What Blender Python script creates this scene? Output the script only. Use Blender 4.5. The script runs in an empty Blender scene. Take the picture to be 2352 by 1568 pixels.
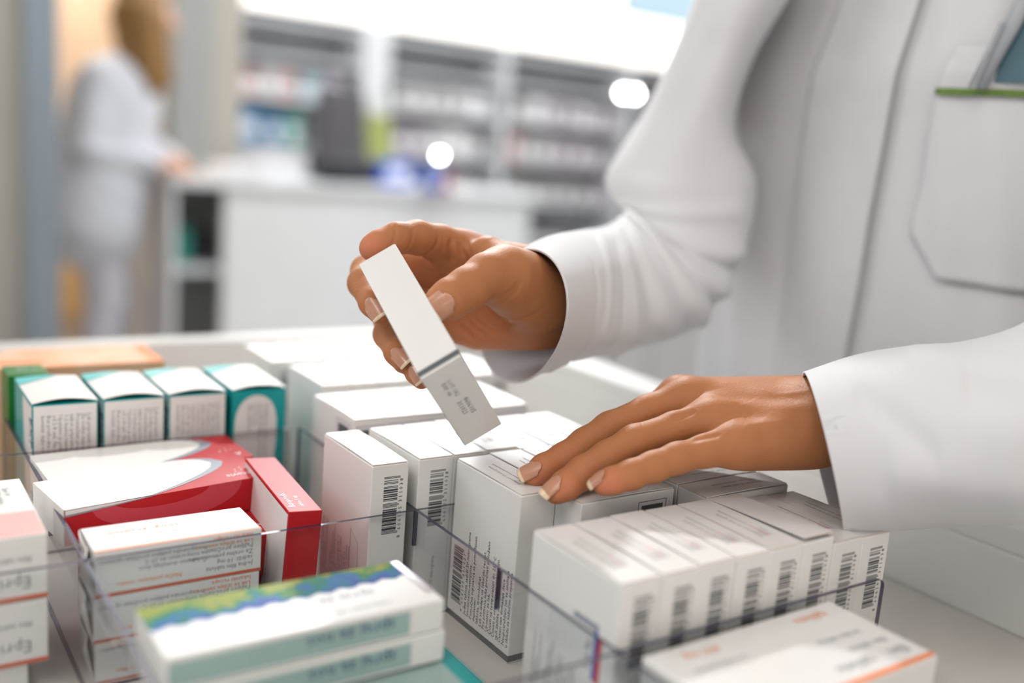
import bpy, bmesh, math, random
import numpy as np
from mathutils import Vector, Matrix
from mathutils.bvhtree import BVHTree

random.seed(7)
S = bpy.context.scene
C = S.collection
LIFT = 0.96          # dividers' top edge above the floor; the build below uses heights relative to it
FL = -LIFT           # floor in relative heights

# ---------------------------------------------------------------- camera
ROT = np.array([[0.82742882, 0.04104886, -0.56006833],
                [-0.55608073, 0.19900351, -0.80695218],
                [0.0783311, 0.9791387, 0.18748772]])
CAMZ = 0.18
FPX = 2287.0


def P(px, py, depth):
    """where a feature seen at (px, py) in the photograph stands, given its measured distance in metres"""
    v = np.array([px - 1176.0, -(py - 784.0), -FPX]) / FPX * depth
    return ROT @ v + np.array([0, 0, CAMZ])


cam_data = bpy.data.cameras.new('camera')
cam = bpy.data.objects.new('camera', cam_data)
C.objects.link(cam)
M4 = Matrix([list(r) + [0] for r in ROT] + [[0, 0, 0, 1]])
cam.matrix_world = Matrix.Translation((0, 0, CAMZ)) @ M4
cam_data.sensor_width = 36.0
cam_data.lens = FPX / 2352.0 * 36.0
cam_data.clip_start = 0.02
cam_data.dof.use_dof = True
cam_data.dof.focus_distance = 0.485
cam_data.dof.aperture_fstop = 2.5
cam_data.dof.aperture_blades = 0
S.camera = cam


# ---------------------------------------------------------------- materials
def mat(name, col, rough=0.5, spec=0.5, metal=0.0, noise=0.0, nscale=60.0, bump=0.0, bscale=200.0, sss=0.0,
        coat=0.0, emit=None, estr=0.0, sheen=0.0, transl=0.0, stretch=None, col2=None):
    m = bpy.data.materials.new(name)
    m.use_nodes = True
    nt = m.node_tree
    b = nt.nodes['Principled BSDF']
    b.inputs['Base Color'].default_value = (*col, 1)
    b.inputs['Roughness'].default_value = rough
    b.inputs['Specular IOR Level'].default_value = spec
    b.inputs['Metallic'].default_value = metal
    if coat:
        b.inputs['Coat Weight'].default_value = coat
        b.inputs['Coat Roughness'].default_value = 0.08
    if sheen:
        b.inputs['Sheen Weight'].default_value = sheen
    if sss:
        b.inputs['Subsurface Weight'].default_value = sss
        b.inputs['Subsurface Radius'].default_value = (0.9, 0.35, 0.18)
        b.inputs['Subsurface Scale'].default_value = 0.006
    if emit:
        b.inputs['Emission Color'].default_value = (*emit, 1)
        b.inputs['Emission Strength'].default_value = estr
    tc = nt.nodes.new('ShaderNodeTexCoord')
    vec = tc.outputs['Object']
    if stretch:
        mp = nt.nodes.new('ShaderNodeMapping')
        mp.inputs['Scale'].default_value = stretch
        nt.links.new(vec, mp.inputs['Vector'])
        vec = mp.outputs['Vector']
    if noise or col2:
        n = nt.nodes.new('ShaderNodeTexNoise')
        n.inputs['Scale'].default_value = nscale
        n.inputs['Detail'].default_value = 3
        nt.links.new(vec, n.inputs['Vector'])
        mx = nt.nodes.new('ShaderNodeMixRGB')
        c2 = col2 if col2 else tuple(max(0, c * (1 - noise)) for c in col)
        mx.inputs['Color1'].default_value = (*col, 1)
        mx.inputs['Color2'].default_value = (*c2, 1)
        rp = nt.nodes.new('ShaderNodeMapRange')
        rp.inputs['From Min'].default_value = 0.35
        rp.inputs['From Max'].default_value = 0.65
        nt.links.new(n.outputs['Fac'], rp.inputs['Value'])
        nt.links.new(rp.outputs['Result'], mx.inputs['Fac'])
        nt.links.new(mx.outputs['Color'], b.inputs['Base Color'])
    if bump:
        n = nt.nodes.new('ShaderNodeTexNoise')
        n.inputs['Scale'].default_value = bscale
        n.inputs['Detail'].default_value = 3
        nt.links.new(vec, n.inputs['Vector'])
        bp = nt.nodes.new('ShaderNodeBump')
        bp.inputs['Strength'].default_value = bump
        bp.inputs['Distance'].default_value = 0.001
        nt.links.new(n.outputs['Fac'], bp.inputs['Height'])
        nt.links.new(bp.outputs['Normal'], b.inputs['Normal'])
    if transl:
        tr = nt.nodes.new('ShaderNodeBsdfTranslucent')
        tr.inputs['Color'].default_value = (*col, 1)
        mix = nt.nodes.new('ShaderNodeMixShader')
        mix.inputs['Fac'].default_value = transl
        out = nt.nodes['Material Output']
        nt.links.new(b.outputs[0], mix.inputs[1])
        nt.links.new(tr.outputs[0], mix.inputs[2])
        nt.links.new(mix.outputs[0], out.inputs['Surface'])
    return m


def emission(name, col, s):
    m = bpy.data.materials.new(name)
    m.use_nodes = True
    nt = m.node_tree
    nt.nodes.remove(nt.nodes['Principled BSDF'])
    e = nt.nodes.new('ShaderNodeEmission')
    e.inputs['Color'].default_value = (*col, 1)
    e.inputs['Strength'].default_value = s
    nt.links.new(e.outputs[0], nt.nodes['Material Output'].inputs['Surface'])
    return m


def clear_acrylic():
    m = bpy.data.materials.new('clear_acrylic')
    m.use_nodes = True
    nt = m.node_tree
    nt.nodes.remove(nt.nodes['Principled BSDF'])
    t = nt.nodes.new('ShaderNodeBsdfTransparent')
    t.inputs['Color'].default_value = (0.982, 0.983, 0.987, 1)
    g = nt.nodes.new('ShaderNodeBsdfGlossy')
    g.inputs['Roughness'].default_value = 0.03
    g.inputs['Color'].default_value = (1, 1, 1, 1)
    f = nt.nodes.new('ShaderNodeFresnel')
    f.inputs['IOR'].default_value = 1.45
    mix = nt.nodes.new('ShaderNodeMixShader')
    # reflections belong to the outer faces only; light inside the sheet passes on
    ge = nt.nodes.new('ShaderNodeNewGeometry')
    mf = nt.nodes.new('ShaderNodeMath')
    mf.operation = 'MULTIPLY'
    inv = nt.nodes.new('ShaderNodeMath')
    inv.operation = 'SUBTRACT'
    inv.inputs[0].default_value = 1.0
    nt.links.new(ge.outputs['Backfacing'], inv.inputs[1])
    nt.links.new(f.outputs[0], mf.inputs[0])
    nt.links.new(inv.outputs[0], mf.inputs[1])
    nt.links.new(mf.outputs[0], mix.inputs['Fac'])
    nt.links.new(t.outputs[0], mix.inputs[1])
    nt.links.new(g.outputs[0], mix.inputs[2])
    nt.links.new(mix.outputs[0], nt.nodes['Material Output'].inputs['Surface'])
    return m


MT = {
    'card': mat('white_card', (0.75, 0.74, 0.725), 0.30, 0.5, bump=0.03, bscale=500, noise=0.02, nscale=40),
    'card_flat': mat('white_card_uncoated', (0.76, 0.74, 0.71), 0.55, 0.4, noise=0.03, nscale=50),
    'card_edge': mat('raw_card_edge', (0.66, 0.56, 0.45), 0.8, 0.2, noise=0.1, nscale=300),
    'ink': mat('dark_ink', (0.045, 0.05, 0.055), 0.5, 0.4, noise=0.1),
    'ink_grey': mat('grey_ink', (0.25, 0.25, 0.28), 0.5, 0.4, noise=0.1),
    'ink_blue': mat('navy_ink', (0.04, 0.06, 0.20), 0.5, 0.4, noise=0.1),
    'ink_band': mat('slate_band_ink', (0.09, 0.10, 0.105), 0.4, 0.5, noise=0.05),
    'ink_purple': mat('purple_ink', (0.17, 0.05, 0.24), 0.5, 0.4, noise=0.05),
    'ink_green': mat('green_ink', (0.06, 0.22, 0.20), 0.5, 0.4, noise=0.05),
    'ink_red': mat('red_ink', (0.60, 0.04, 0.05), 0.45, 0.4, noise=0.05),
    'ink_orange': mat('orange_ink', (0.85, 0.23, 0.06), 0.45, 0.4, noise=0.05),
    'ink_rust': mat('rust_ink', (0.62, 0.12, 0.05), 0.45, 0.4, noise=0.05),
    'ink_white': mat('white_ink', (0.85, 0.83, 0.83), 0.4, 0.5, noise=0.02),
    'blue': mat('blue_ink', (0.05, 0.14, 0.50), 0.4, 0.5, noise=0.05),
    'red_card': mat('red_card', (0.46, 0.012, 0.018), 0.42, 0.22, bump=0.03, bscale=400, noise=0.06, nscale=30),
    'red_swirl': mat('rose_swirl_print', (0.54, 0.06, 0.085), 0.42, 0.22, noise=0.03),
    'slate_print': mat('slate_outline_print', (0.26, 0.29, 0.34), 0.35, 0.5, noise=0.03),
    'teal_card': mat('teal_card', (0.0, 0.33, 0.34), 0.3, 0.5, noise=0.06),
    'teal_light': mat('light_teal_print', (0.13, 0.56, 0.57), 0.3, 0.5, noise=0.05),
    'teal_pale': mat('pale_teal_print', (0.33, 0.46, 0.44), 0.35, 0.5, noise=0.1, nscale=25),
    'green_card': mat('dark_green_card', (0.01, 0.16, 0.02), 0.35, 0.5, noise=0.06),
    'peach': mat('peach_print', (0.86, 0.42, 0.25), 0.5, 0.2, col2=(0.85, 0.62, 0.50), nscale=18),
    'pink': mat('pink_print', (0.86, 0.40, 0.38), 0.35, 0.5, noise=0.05),
    'orange_red': mat('vermilion_print', (0.88, 0.10, 0.03), 0.35, 0.5, noise=0.05),
    'silver': mat('silver_holographic_foil', (0.85, 0.85, 0.9), 0.15, 0.8, metal=0.6, noise=0.1),
    'acrylic': clear_acrylic(),
    'acrylic_edge': mat('polished_acrylic_edge', (0.05, 0.045, 0.09), 0.18, 0.7, noise=0.25, nscale=90),
    'drawer': mat('white_lacquered_drawer', (0.74, 0.735, 0.72), 0.35, 0.45, noise=0.03, nscale=8),
    'drawer_floor': mat('drawer_liner', (0.62, 0.60, 0.57), 0.5, 0.4, noise=0.08, nscale=15),
    'cloth': mat('white_cotton', (0.82, 0.82, 0.84), 0.85, 0.2, bump=0.25, bscale=2600, sheen=0.2, noise=0.02,
                 nscale=30, transl=0.18),
    'cloth_in': mat('white_cotton_hem', (0.80, 0.80, 0.82), 0.85, 0.2, bump=0.25, bscale=2600, transl=0.18,
                    noise=0.03, nscale=60),
    'thread': mat('stitch_thread', (0.62, 0.62, 0.66), 0.8, 0.2, noise=0.1),
    'green_trim': mat('olive_green_trim', (0.16, 0.26, 0.06), 0.8, 0.2, noise=0.2, nscale=200, bump=0.3, bscale=900),
    'grey_pen': mat('grey_pen_plastic', (0.36, 0.38, 0.41), 0.35, 0.5, noise=0.03),
    'pen_blue': mat('teal_blue_plastic', (0.05, 0.13, 0.17), 0.35, 0.5, noise=0.05),
}


def skin_material(name, base, deep):
    m = mat(name, base, 0.55, 0.22, sss=0.18, bump=0.18, bscale=800)
    nt = m.node_tree
    b = nt.nodes['Principled BSDF']
    at = nt.nodes.new('ShaderNodeAttribute')
    at.attribute_name = 'blush'
    n = nt.nodes.new('ShaderNodeTexNoise')
    n.inputs['Scale'].default_value = 45
    n.inputs['Detail'].default_value = 4
    tc = nt.nodes.new('ShaderNodeTexCoord')
    nt.links.new(tc.outputs['Object'], n.inputs['Vector'])
    m1 = nt.nodes.new('ShaderNodeMixRGB')
    m1.inputs['Color1'].default_value = (*[c * 1.06 for c in base], 1)
    m1.inputs['Color2'].default_value = (*[c * 0.90 for c in base], 1)
    nt.links.new(n.outputs['Fac'], m1.inputs['Fac'])
    m2 = nt.nodes.new('ShaderNodeMixRGB')
    m2.inputs['Color2'].default_value = (*deep, 1)
    nt.links.new(m1.outputs['Color'], m2.inputs['Color1'])
    nt.links.new(at.outputs['Fac'], m2.inputs['Fac'])
    nt.links.new(m2.outputs['Color'], b.inputs['Base Color'])
    return m


MT['skin'] = skin_material('tan_skin', (0.43, 0.175, 0.073), (0.57, 0.20, 0.11))
MT['nail'] = mat('fingernail', (0.55, 0.265, 0.17), 0.28, 0.5, noise=0.08, nscale=250, sss=0.1, coat=0.3)
MT['nail_tip'] = mat('fingernail_free_edge', (0.80, 0.62, 0.42), 0.3, 0.5, noise=0.05, nscale=250, coat=0.3)


# ---------------------------------------------------------------- object helpers
def tag(o, label=None, cat=None, group=None, kind=None):
    if label: o['label'] = label
    if cat: o['category'] = cat
    if group: o['group'] = group
    if kind: o['kind'] = kind
    return o


def empty(name, loc=(0, 0, 0), rot=(0, 0, 0), label=None, cat=None, group=None):
    o = bpy.data.objects.new(name, None)
    C.objects.link(o)
    o.location = loc
    o.rotation_euler = rot
    o.empty_display_size = 0.02
    return tag(o, label, cat, group)


def link(name, me, mats, parent=None, smooth=False):
    o = bpy.data.objects.new(name, me)
    C.objects.link(o)
    for m in (mats if isinstance(mats, (list, tuple)) else [mats]):
        me.materials.append(MT[m] if isinstance(m, str) else m)
    if parent is not None:
        o.parent = parent
    if smooth:
        me.polygons.foreach_set('use_smooth', [True] * len(me.polygons))
    return o


class MB:
    """collects shapes into one mesh"""
    def __init__(s):
        s.v = []; s.f = []; s.m = []

    def add(s, vs, fs, mi=0):
        o = len(s.v)
        s.v += [tuple(map(float, v)) for v in vs]
        s.f += [tuple(i + o for i in f) for f in fs]
        s.m += [mi] * len(fs)
        return s

    def box(s, a, b, mi=0, top=None):
        x0, y0, z0 = a; x1, y1, z1 = b
        vs = [(x0, y0, z0), (x1, y0, z0), (x1, y1, z0), (x0, y1, z0), (x0, y0, z1), (x1, y0, z1), (x1, y1, z1), (x0, y1, z1)]
        fs = [(0, 3, 2, 1), (4, 5, 6, 7), (0, 1, 5, 4), (1, 2, 6, 5), (2, 3, 7, 6), (3, 0, 4, 7)]
        s.add(vs, fs, mi)
        if top is not None:
            s.m[-5] = top
        return s

    def quad(s, o, ex, ey, u0, v0, u1, v1, mi=0):
        o = np.array(o, float); ex = np.array(ex, float); ey = np.array(ey, float)
        s.add([o + ex * u0 + ey * v0, o + ex * u1 + ey * v0, o + ex * u1 + ey * v1, o + ex * u0 + ey * v1], [(0, 1, 2, 3)], mi)
        return s

    def poly(s, o, ex, ey, pts, mi=0):
        o = np.array(o, float); ex = np.array(ex, float); ey = np.array(ey, float)
        s.add([o + ex * u + ey * v for u, v in pts], [tuple(range(len(pts)))], mi)
        return s

    def mesh(s, name):
        me = bpy.data.meshes.new(name)
        me.from_pydata(s.v, [], s.f)
        me.polygons.foreach_set('material_index', s.m)
        me.update()
        return me

    def build(s, name, mats, parent=None, smooth=False, bevel=0, seg=2):
        o = link(name, s.mesh(name), mats, parent, smooth)
        if bevel:
            b = o.modifiers.new('bevel', 'BEVEL')
            b.width = bevel; b.segments = seg; b.limit_method = 'ANGLE'
            b.harden_normals = False
        return o


_text_cache = {}


def text_geo(body, size):
    key = (body, size)
    if key in _text_cache:
        return _text_cache[key]
    cu = bpy.data.curves.new('t', 'FONT')
    cu.body = body
    cu.size = size
    cu.resolution_u = 1
    cu.fill_mode = 'FRONT'
    cu.space_line = 0.95
    ob = bpy.data.objects.new('t', cu)
    C.objects.link(ob)
    dg = bpy.context.evaluated_depsgraph_get()
    dg.update()
    me = bpy.data.meshes.new_from_object(ob.evaluated_get(dg))
    vs = [tuple(v.co) for v in me.vertices]
    fs = [tuple(p.vertices) for p in me.polygons]
    bpy.data.objects.remove(ob)
    bpy.data.curves.remove(cu)
    bpy.data.meshes.remove(me)
    _text_cache[key] = (vs, fs)
    return vs, fs


def put_text(mb, body, size, o, ex, ey, u, v, mi=0, squeeze=1.0):
    vs, fs = text_geo(body, size)
    o = np.array(o, float); ex = np.array(ex, float); ey = np.array(ey, float)
    mb.add([o + ex * (u + p[0] * squeeze) + ey * (v + p[1]) for p in vs], fs, mi)


EANL = ['0001101', '0011001', '0010011', '0111101', '0100011', '0110001', '0101111', '0111011', '0110111', '0001011']
PAR = ['LLLLLL', 'LLGLGG', 'LLGGLG', 'LLGGGL', 'LGLLGG', 'LGGLLG', 'LGGGLL', 'LGLGLG', 'LGLGGL', 'LGGLGL']


def put_barcode(mb, code, o, ex, ey, u, v, length=0.0297, height=0.0075, mi=0, digits=True):
    """bars run along ey, code reads along ex"""
    L = [int(ch) for ch in code]
    bits = '101'
    for i, dgt in enumerate(L[1:7]):
        l = EANL[dgt]
        r = ''.join('1' if b == '0' else '0' for b in l)
        bits += l if PAR[L[0]][i] == 'L' else r[::-1]
    bits += '01010'
    for dgt in L[7:]:
        bits += ''.join('1' if b == '0' else '0' for b in EANL[dgt])
    bits += '101'
    mod = length / 95
    i = 0
    while i < 95:
        if bits[i] == '1':
            j = i
            while j < 95 and bits[j] == '1': j += 1
            ext = 0.0011 if (i < 3 or 45 <= i < 50 or i >= 92) else 0
            mb.quad(o, ex, ey, u + i * mod, v - ext, u + j * mod, v + height, mi)
            i = j
        else:
            i += 1
    if digits:
        sz = 0.0029
        put_text(mb, code[0], sz, o, ex, ey, u - 0.0030, v - 0.0027, mi)
        for k in range(6):
            put_text(mb, code[1 + k], sz, o, ex, ey, u + (3.8 + 7 * k) * mod, v - 0.0027, mi)
            put_text(mb, code[7 + k], sz, o, ex, ey, u + (50.8 + 7 * k) * mod, v - 0.0027, mi)


def copy_tree(o, parent=None):
    c = o.copy()
    C.objects.link(c)
    if parent is not None:
        c.parent = parent
    for ch in list(o.children):
        copy_tree(ch, c)
    return c


# ---------------------------------------------------------------- cartons
CW, CD, CH = 0.0203, 0.0575, 0.0845
EPS = 0.00012
LEAFLET = ("Jedna tableta sadr\u017ei 50 mikrograma\nlevotiroksin-natrijuma.\nPomo\u0107na supstanca sa potvr\u0111enim\ndejstvom:\n"
           "laktoza, monohidrat.\nLek se izdaje uz lekarski recept.\nPre primene leka pro\u010ditati prilo\u017eeno\nUputstvo za lek.\n"
           "\u010cuvati na temperaturi do 25 \u00b0C\n\u010cuvati u originalnom pakovanju,\nradi za\u0161tite od svetlosti.\n\u010cuvati van doma\u0161aja dece.\n"
           "Neupotrebljeni lek se uni\u0161tava\nu skladu sa va\u017ee\u0107im propisima.")
PRINT_MATS = ['ink', 'ink_grey', 'ink_band', 'ink_purple', 'ink_green', 'ink_red', 'blue', 'slate_print', 'silver']


def carton_shell(parent, w, d, h, m='card', flap=True, lift=0.0, bulge=0.0, flapmat=None):
    b = MB().box((0, 0, 0), (w, d, h - 0.0006))
    b.build('carton_body', m, parent, bevel=0.0006, seg=3)
    if flap:
        # top flap: a sheet of card hinged at the back edge, its tuck edge showing at the front
        n = 10
        vs = []; fs = []
        t = 0.00045
        for i in range(n + 1):
            y = d - 0.0001 - (d - 0.0006) * i / n
            up = lift * (i / n) ** 1.6 + bulge * math.sin(math.pi * i / n)
            for x in (0.0007, w - 0.0007):
                vs.append((x, y, h - t + up)); vs.append((x, y, h + up))
        for i in range(n):
            a = i * 4
            fs += [(a + 1, a + 5, a + 7, a + 3), (a, a + 2, a + 6, a + 4), (a, a + 4, a + 5, a + 1), (a + 2, a + 3, a + 7, a + 6)]
        e = n * 4
        mb = MB()
        mb.add(vs, fs, 0)
        mb.add([vs[0], vs[1], vs[3], vs[2]], [(0, 1, 2, 3)], 1)
        mb.add([vs[e], vs[e + 1], vs[e + 3], vs[e + 2]], [(3, 2, 1, 0)], 1)
        mb.build('top_flap', [flapmat or m, 'card_edge'], parent)


def top_print(mb, strength, second=5, lines_mat=3, w=CW, d=CD, h=CH, sz=0.0026):
    o = (w, 0, h + EPS); ex = (0, 1, 0); ey = (-1, 0, 0)
    u = 0.012
    put_text(mb, 'Euthyrox\u00ae %s mikrograma' % strength, sz, o, ex, ey, u, 0.0118, 1)
    put_text(mb, 'tableta', sz * 0.8, o, ex, ey, u, 0.0092, 1)
    mb.quad(o, ex, ey, u, 0.0082, u + 0.0125, 0.0086, second)
    mb.quad(o, ex, ey, u + 0.0132, 0.0082, u + 0.031, 0.0086, lines_mat)
    put_text(mb, '50 tableta', sz * 0.75, o, ex, ey, u, 0.0055, 1)


def make_barcode_carton(name='medicine_carton', strength='25', line=4, lift=0.0, side=True, stripe=False, bulge=0.0004):
    r = empty(name)
    carton_shell(r, CW, CD, CH, lift=lift, bulge=bulge)
    mb = MB()
    if lift == 0:
        top_print(mb, strength, 5, line, h=CH + bulge * 0.75)
    o = (0, -EPS, 0); ex = (0, 0, 1); ey = (-1, 0, 0)
    put_barcode(mb, '8606105311038', (0.0147, -EPS, 0), ex, ey, CH - 0.0365, 0.0, height=0.0078)
    put_text(mb, 'Euthyrox\u00ae %s mikrograma' % strength, 0.0025, (0.012, -EPS, 0), ex, ey, 0.004, 0, 1)
    mb.build('printed_barcode', PRINT_MATS, r)
    if side:
        sb = MB()
        o = (-EPS, CD - 0.004, 0)
        put_text(sb, LEAFLET, 0.0027, (-EPS, CD - 0.006, 0), (0, 0, 1), (0, 1, 0), 0.004, -0.0, 1)
        # reading direction up the face; block hangs towards the front edge
        sb.v = []; sb.f = []; sb.m = []
        put_text(sb, LEAFLET, 0.0026, (-EPS, CD - 0.005, 0.003), (0, 0, 1), (0, 1, 0), 0, 0, 1)
        # label panel outline with a clipped corner
        for seg in (((0.020, 0.002), (0.020, 0.045)), ((0.020, 0.045), (0.011, 0.040)), ((0.011, 0.040), (0.011, 0.002))):
            (y0, z0), (y1, z1) = seg
            dy, dz = y1 - y0, z1 - z0
            L = math.hypot(dy, dz); ny, nz = -dz / L * 0.00014, dy / L * 0.00014
            sb.add([(-EPS, y0 + ny, z0 + nz), (-EPS, y0 - ny, z0 - nz), (-EPS, y1 - ny, z1 - nz), (-EPS, y1 + ny, z1 + nz)], [(0, 1, 2, 3)], 7)
        if stripe:
            sb.v = []; sb.f = []; sb.m = []
            put_text(sb, LEAFLET, 0.0022, (-EPS, CD - 0.008, 0.012), (0, 0, 1), (0, 1, 0), 0, 0, 7)
            E_ = -EPS * 1.5
            sb.add([(E_, 0.026, 0.0630), (E_, 0.0105, 0.0630), (E_, 0.0105, 0.0605), (E_, 0.026, 0.0605)], [(0, 1, 2, 3)], 7)
            sb.add([(E_, 0.0125, 0.0605), (E_, 0.0105, 0.0605), (E_, 0.0105, 0.0400), (E_, 0.0125, 0.0400)], [(0, 1, 2, 3)], 6)
            sb.add([(E_, 0.0105, 0.0590), (E_, 0.0078, 0.0590), (E_, 0.0078, 0.0395), (E_, 0.0105, 0.0395)], [(0, 1, 2, 3)], 5)
            put_text(sb, 'Lek Rp', 0.0045, (E_, 0.0145, 0.043), (0, 0, 1), (0, 1, 0), 0, 0, 7)
        sb.build('side_print', PRINT_MATS, r)
    return r


def make_band_carton(strength='50', name='medicine_carton'):
    """stands with the slate band at its foot, barcode and leaflet text on the broad left face"""
    r = empty(name)
    carton_shell(r, CW, CD, CH, bulge=0.0003)
    mb = MB()
    top_print(mb, strength, 3, 3, h=CH + 0.0002)
    put_text(mb, 'Euthyrox\u00ae 50 mikrograma', 0.0030, (0.0155, -EPS, 0), (0, 0, 1), (-1, 0, 0), 0.0105, 0.0, 1)
    mb.build('printed_text', PRINT_MATS, r)
    bd = MB()
    bd.add([(-EPS, CD, 0.0010), (-EPS, CD, 0.0042), (-EPS, -EPS, 0.0042), (-EPS, -EPS, 0.0010)], [(0, 1, 2, 3)], 2)
    bd.add([(-EPS, -EPS, 0.0010), (-EPS, -EPS, 0.0042), (CW + EPS, -EPS, 0.0042), (CW + EPS, -EPS, 0.0010)], [(0, 3, 2, 1)], 2)
    bd.build('foot_band', PRINT_MATS, r)
    sb = MB()
    put_barcode(sb, '8606105311021', (-EPS, CD - 0.0120, 0), (0, 0, 1), (0, 1, 0), 0.0105, 0, height=0.0085)
    put_text(sb, LEAFLET, 0.0031, (-EPS, CD - 0.0180, 0.0075), (0, 0, 1), (0, 1, 0), 0, 0, 0)
    sb.build('leaflet_print', PRINT_MATS, r)
    return r


def make_patch_carton(strength='25', line=4, name='medicine_carton'):
    """a framed dark patch near the top of its faces"""
    r = empty(name)
    carton_shell(r, CW, CD, CH, bulge=0.0004)
    mb = MB()
    top_print(mb, strength, 5, line, h=CH + 0.0003)
    for (o, ex, u0) in (((0, -EPS, 0), (1, 0, 0), 0.004), ((-EPS, CD, 0), (0, -1, 0), 0.037)):
        mb.quad(o, ex, (0, 0, 1), u0, CH - 0.0185, u0 + 0.0135, CH - 0.0066, 2)
        for (a, b, c, e) in ((-0.0022, -0.0205, 0.0157, -0.0202), (-0.0022, -0.0048, 0.0157, -0.0045),
                             (-0.0022, -0.0205, -0.0019, -0.0045), (0.0154, -0.0205, 0.0157, -0.0045)):
            mb.quad(o, ex, (0, 0, 1), u0 + a, CH + b, u0 + c, CH + e, 3)
    mb.build('dark_patch_print', PRINT_MATS, r)
    return r


FLOORZ = -0.059
PROTO = {}
GROUPW = 'white medicine cartons standing in the drawer'


def place(key, builder, x, y, rz, label, group=GROUPW, z=FLOORZ):
    if key not in PROTO:
        o = builder()
        PROTO[key] = o
    else:
        o = copy_tree(PROTO[key])
    o.location = (x, y, z)
    o.rotation_euler = (0, 0, rz)
    tag(o, label, 'medicine box', group)
    return o


ordn = ['first', 'second', 'third', 'fourth', 'fifth', 'sixth', 'seventh', 'eighth', 'ninth']
# near row of eight, barcodes to the front
FX = [0.2372 + 0.02035 * i for i in range(8)]
for i, x in enumerate(FX):
    jx = [0, .0003, -.0002, .0002, 0, .0001, .0004, .0004][i]
    jz = [0, 0, 0.0004, 0, 0, 0.0005, -0.0035, -0.004][i]
    if i == 0:
        place('barcode_stripe', lambda: make_barcode_carton(stripe=True), x, 0.2575, 0,
              'white carton leading the near barcode row, with slate, blue and red stripe on its side')
    elif i == 5:
        o = make_barcode_carton(lift=0.0018, side=False)
        o.location = (x + jx, 0.2575, FLOORZ + 0.0)
        tag(o, 'white barcoded carton, sixth from left in the near row, its top flap lifted', 'medicine box', GROUPW)
    else:
        place('barcode', lambda: make_barcode_carton(side=False), x + jx, 0.2575, 0,
              'white barcoded carton standing %s from the left in the near row of eight' % ordn[i], z=FLOORZ + jz)
# broad-side cartons behind the row
place('patch', lambda: make_patch_carton('50', 3), 0.2772 + CD, 0.3335, math.pi / 2,
      'white medicine carton under the little finger with a framed dark patch on its broad side')
place('patch2', lambda: make_patch_carton('25', 4), 0.3395 + CD, 0.3160, math.pi / 2,
      'white carton set crosswise just behind the near row, right of the dark-patch carton')
place('patch2', None, 0.3395 + CD, 0.3366, math.pi / 2,
      'white carton set crosswise below the open palm, one place farther back')
# the carton with the slate band, and its row
place('band', lambda: make_band_carton('50'), 0.2567, 0.3525, 0,
      'tall white carton under two fingertips, slate band at its foot, fine text on its side')
for i in range(1, 7):
    if i < 6:
        place('plain', lambda: make_barcode_carton(strength='50', line=3, side=False), 0.2567 + 0.0204 * i, 0.3550, 0,
              'white carton under the resting hand, %s one right of the slate-banded carton' % ordn[i - 1], z=FLOORZ - 0.0)
# row behind the cross divider
place('barcode_side', lambda: make_barcode_carton(strength='75', line=3, side=True), 0.2115, 0.4145, 0,
      'tall white barcoded carton standing alone beside the tilted red box')
for i in range(6):
    place('barcode_side', None, 0.2380 + 0.0203 * i, 0.4155 + (0.0012 if i == 2 else 0), 0,
          'white carton, %s from the left in the row just behind the cross divider' % ordn[i], z=FLOORZ - (0.001 if i > 2 else 0))
for i in range(6):
    place('patch3', lambda: make_patch_carton('100', 4), 0.2375 + 0.0187 * i + 0.001 * i, 0.4905, 0,
          'white dark-patched carton, %s from the left in the second row behind the cross divider' % ordn[i])
for i in range(7):
    place('blank', lambda: make_barcode_carton(side=False), 0.2520 + 0.0205 * i, 0.5690, 0,
          'blurred white medicine carton %s from the left in the row behind the held box' % ordn[i])
for i in range(7):
    place('blank', None, 0.2450 + 0.0205 * i, 0.6400, 0,
          'blurred white medicine carton %s from the left in the farthest white row' % ordn[i])

# the held carton
hb = make_band_carton()
HR = Matrix(((0.7606, 0.6476, 0.0457), (-0.3354, 0.3318, 0.8817), (0.5558, -0.6860, 0.4696)))
hb.matrix_world = Matrix.Translation((0.2059, 0.3631, 0.0810)) @ HR.to_4x4()
tag(hb, 'white medicine carton held up between thumb and fingers, slate band across it', 'medicine box', 'cartons in the hand')
HRn = np.array(HR); HT = np.array([0.2059, 0.3631, 0.0810])
# its bottom face: small batch numbers and embossed dots
for ch in list(hb.children):
    if ch.name.startswith(('leaflet_print', 'printed_text')):
        bpy.data.objects.remove(ch)
nb = MB()
put_text(nb, 'LOT: 1A2\nEXP: 04', 0.0030, (0.009, 0.010, -EPS), (0, 1, 0), (1, 0, 0), 0, 0, 1)
put_text(nb, '8606105\n311021', 0.0036, (0.011, 0.026, -EPS), (0, 1, 0), (1, 0, 0), 0, 0, 1)
nb.build('batch_print', PRINT_MATS, hb)
dots = MB()
for i in range(26):
    yy = 0.0045 + (i % 2) * 0.0012; zz = 0.006 + i * 0.0012
    r_ = 0.0004
    dots.add([(CW + 0.0003, yy, zz), (CW, yy - r_, zz - r_), (CW, yy + r_, zz - r_), (CW, yy + r_, zz + r_), (CW, yy - r_, zz + r_)],
             [(0, 1, 2), (0, 2, 3), (0, 3, 4), (0, 4, 1)], 0)
dots.build('braille_dots', 'card', hb)


# ---------------------------------------------------------------- coloured boxes on the left
def text_block(mb, lines, size, o, ex, ey, u, v, mi):
    put_text(mb, '\n'.join(lines), size, o, ex, ey, u, v, mi)


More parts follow.
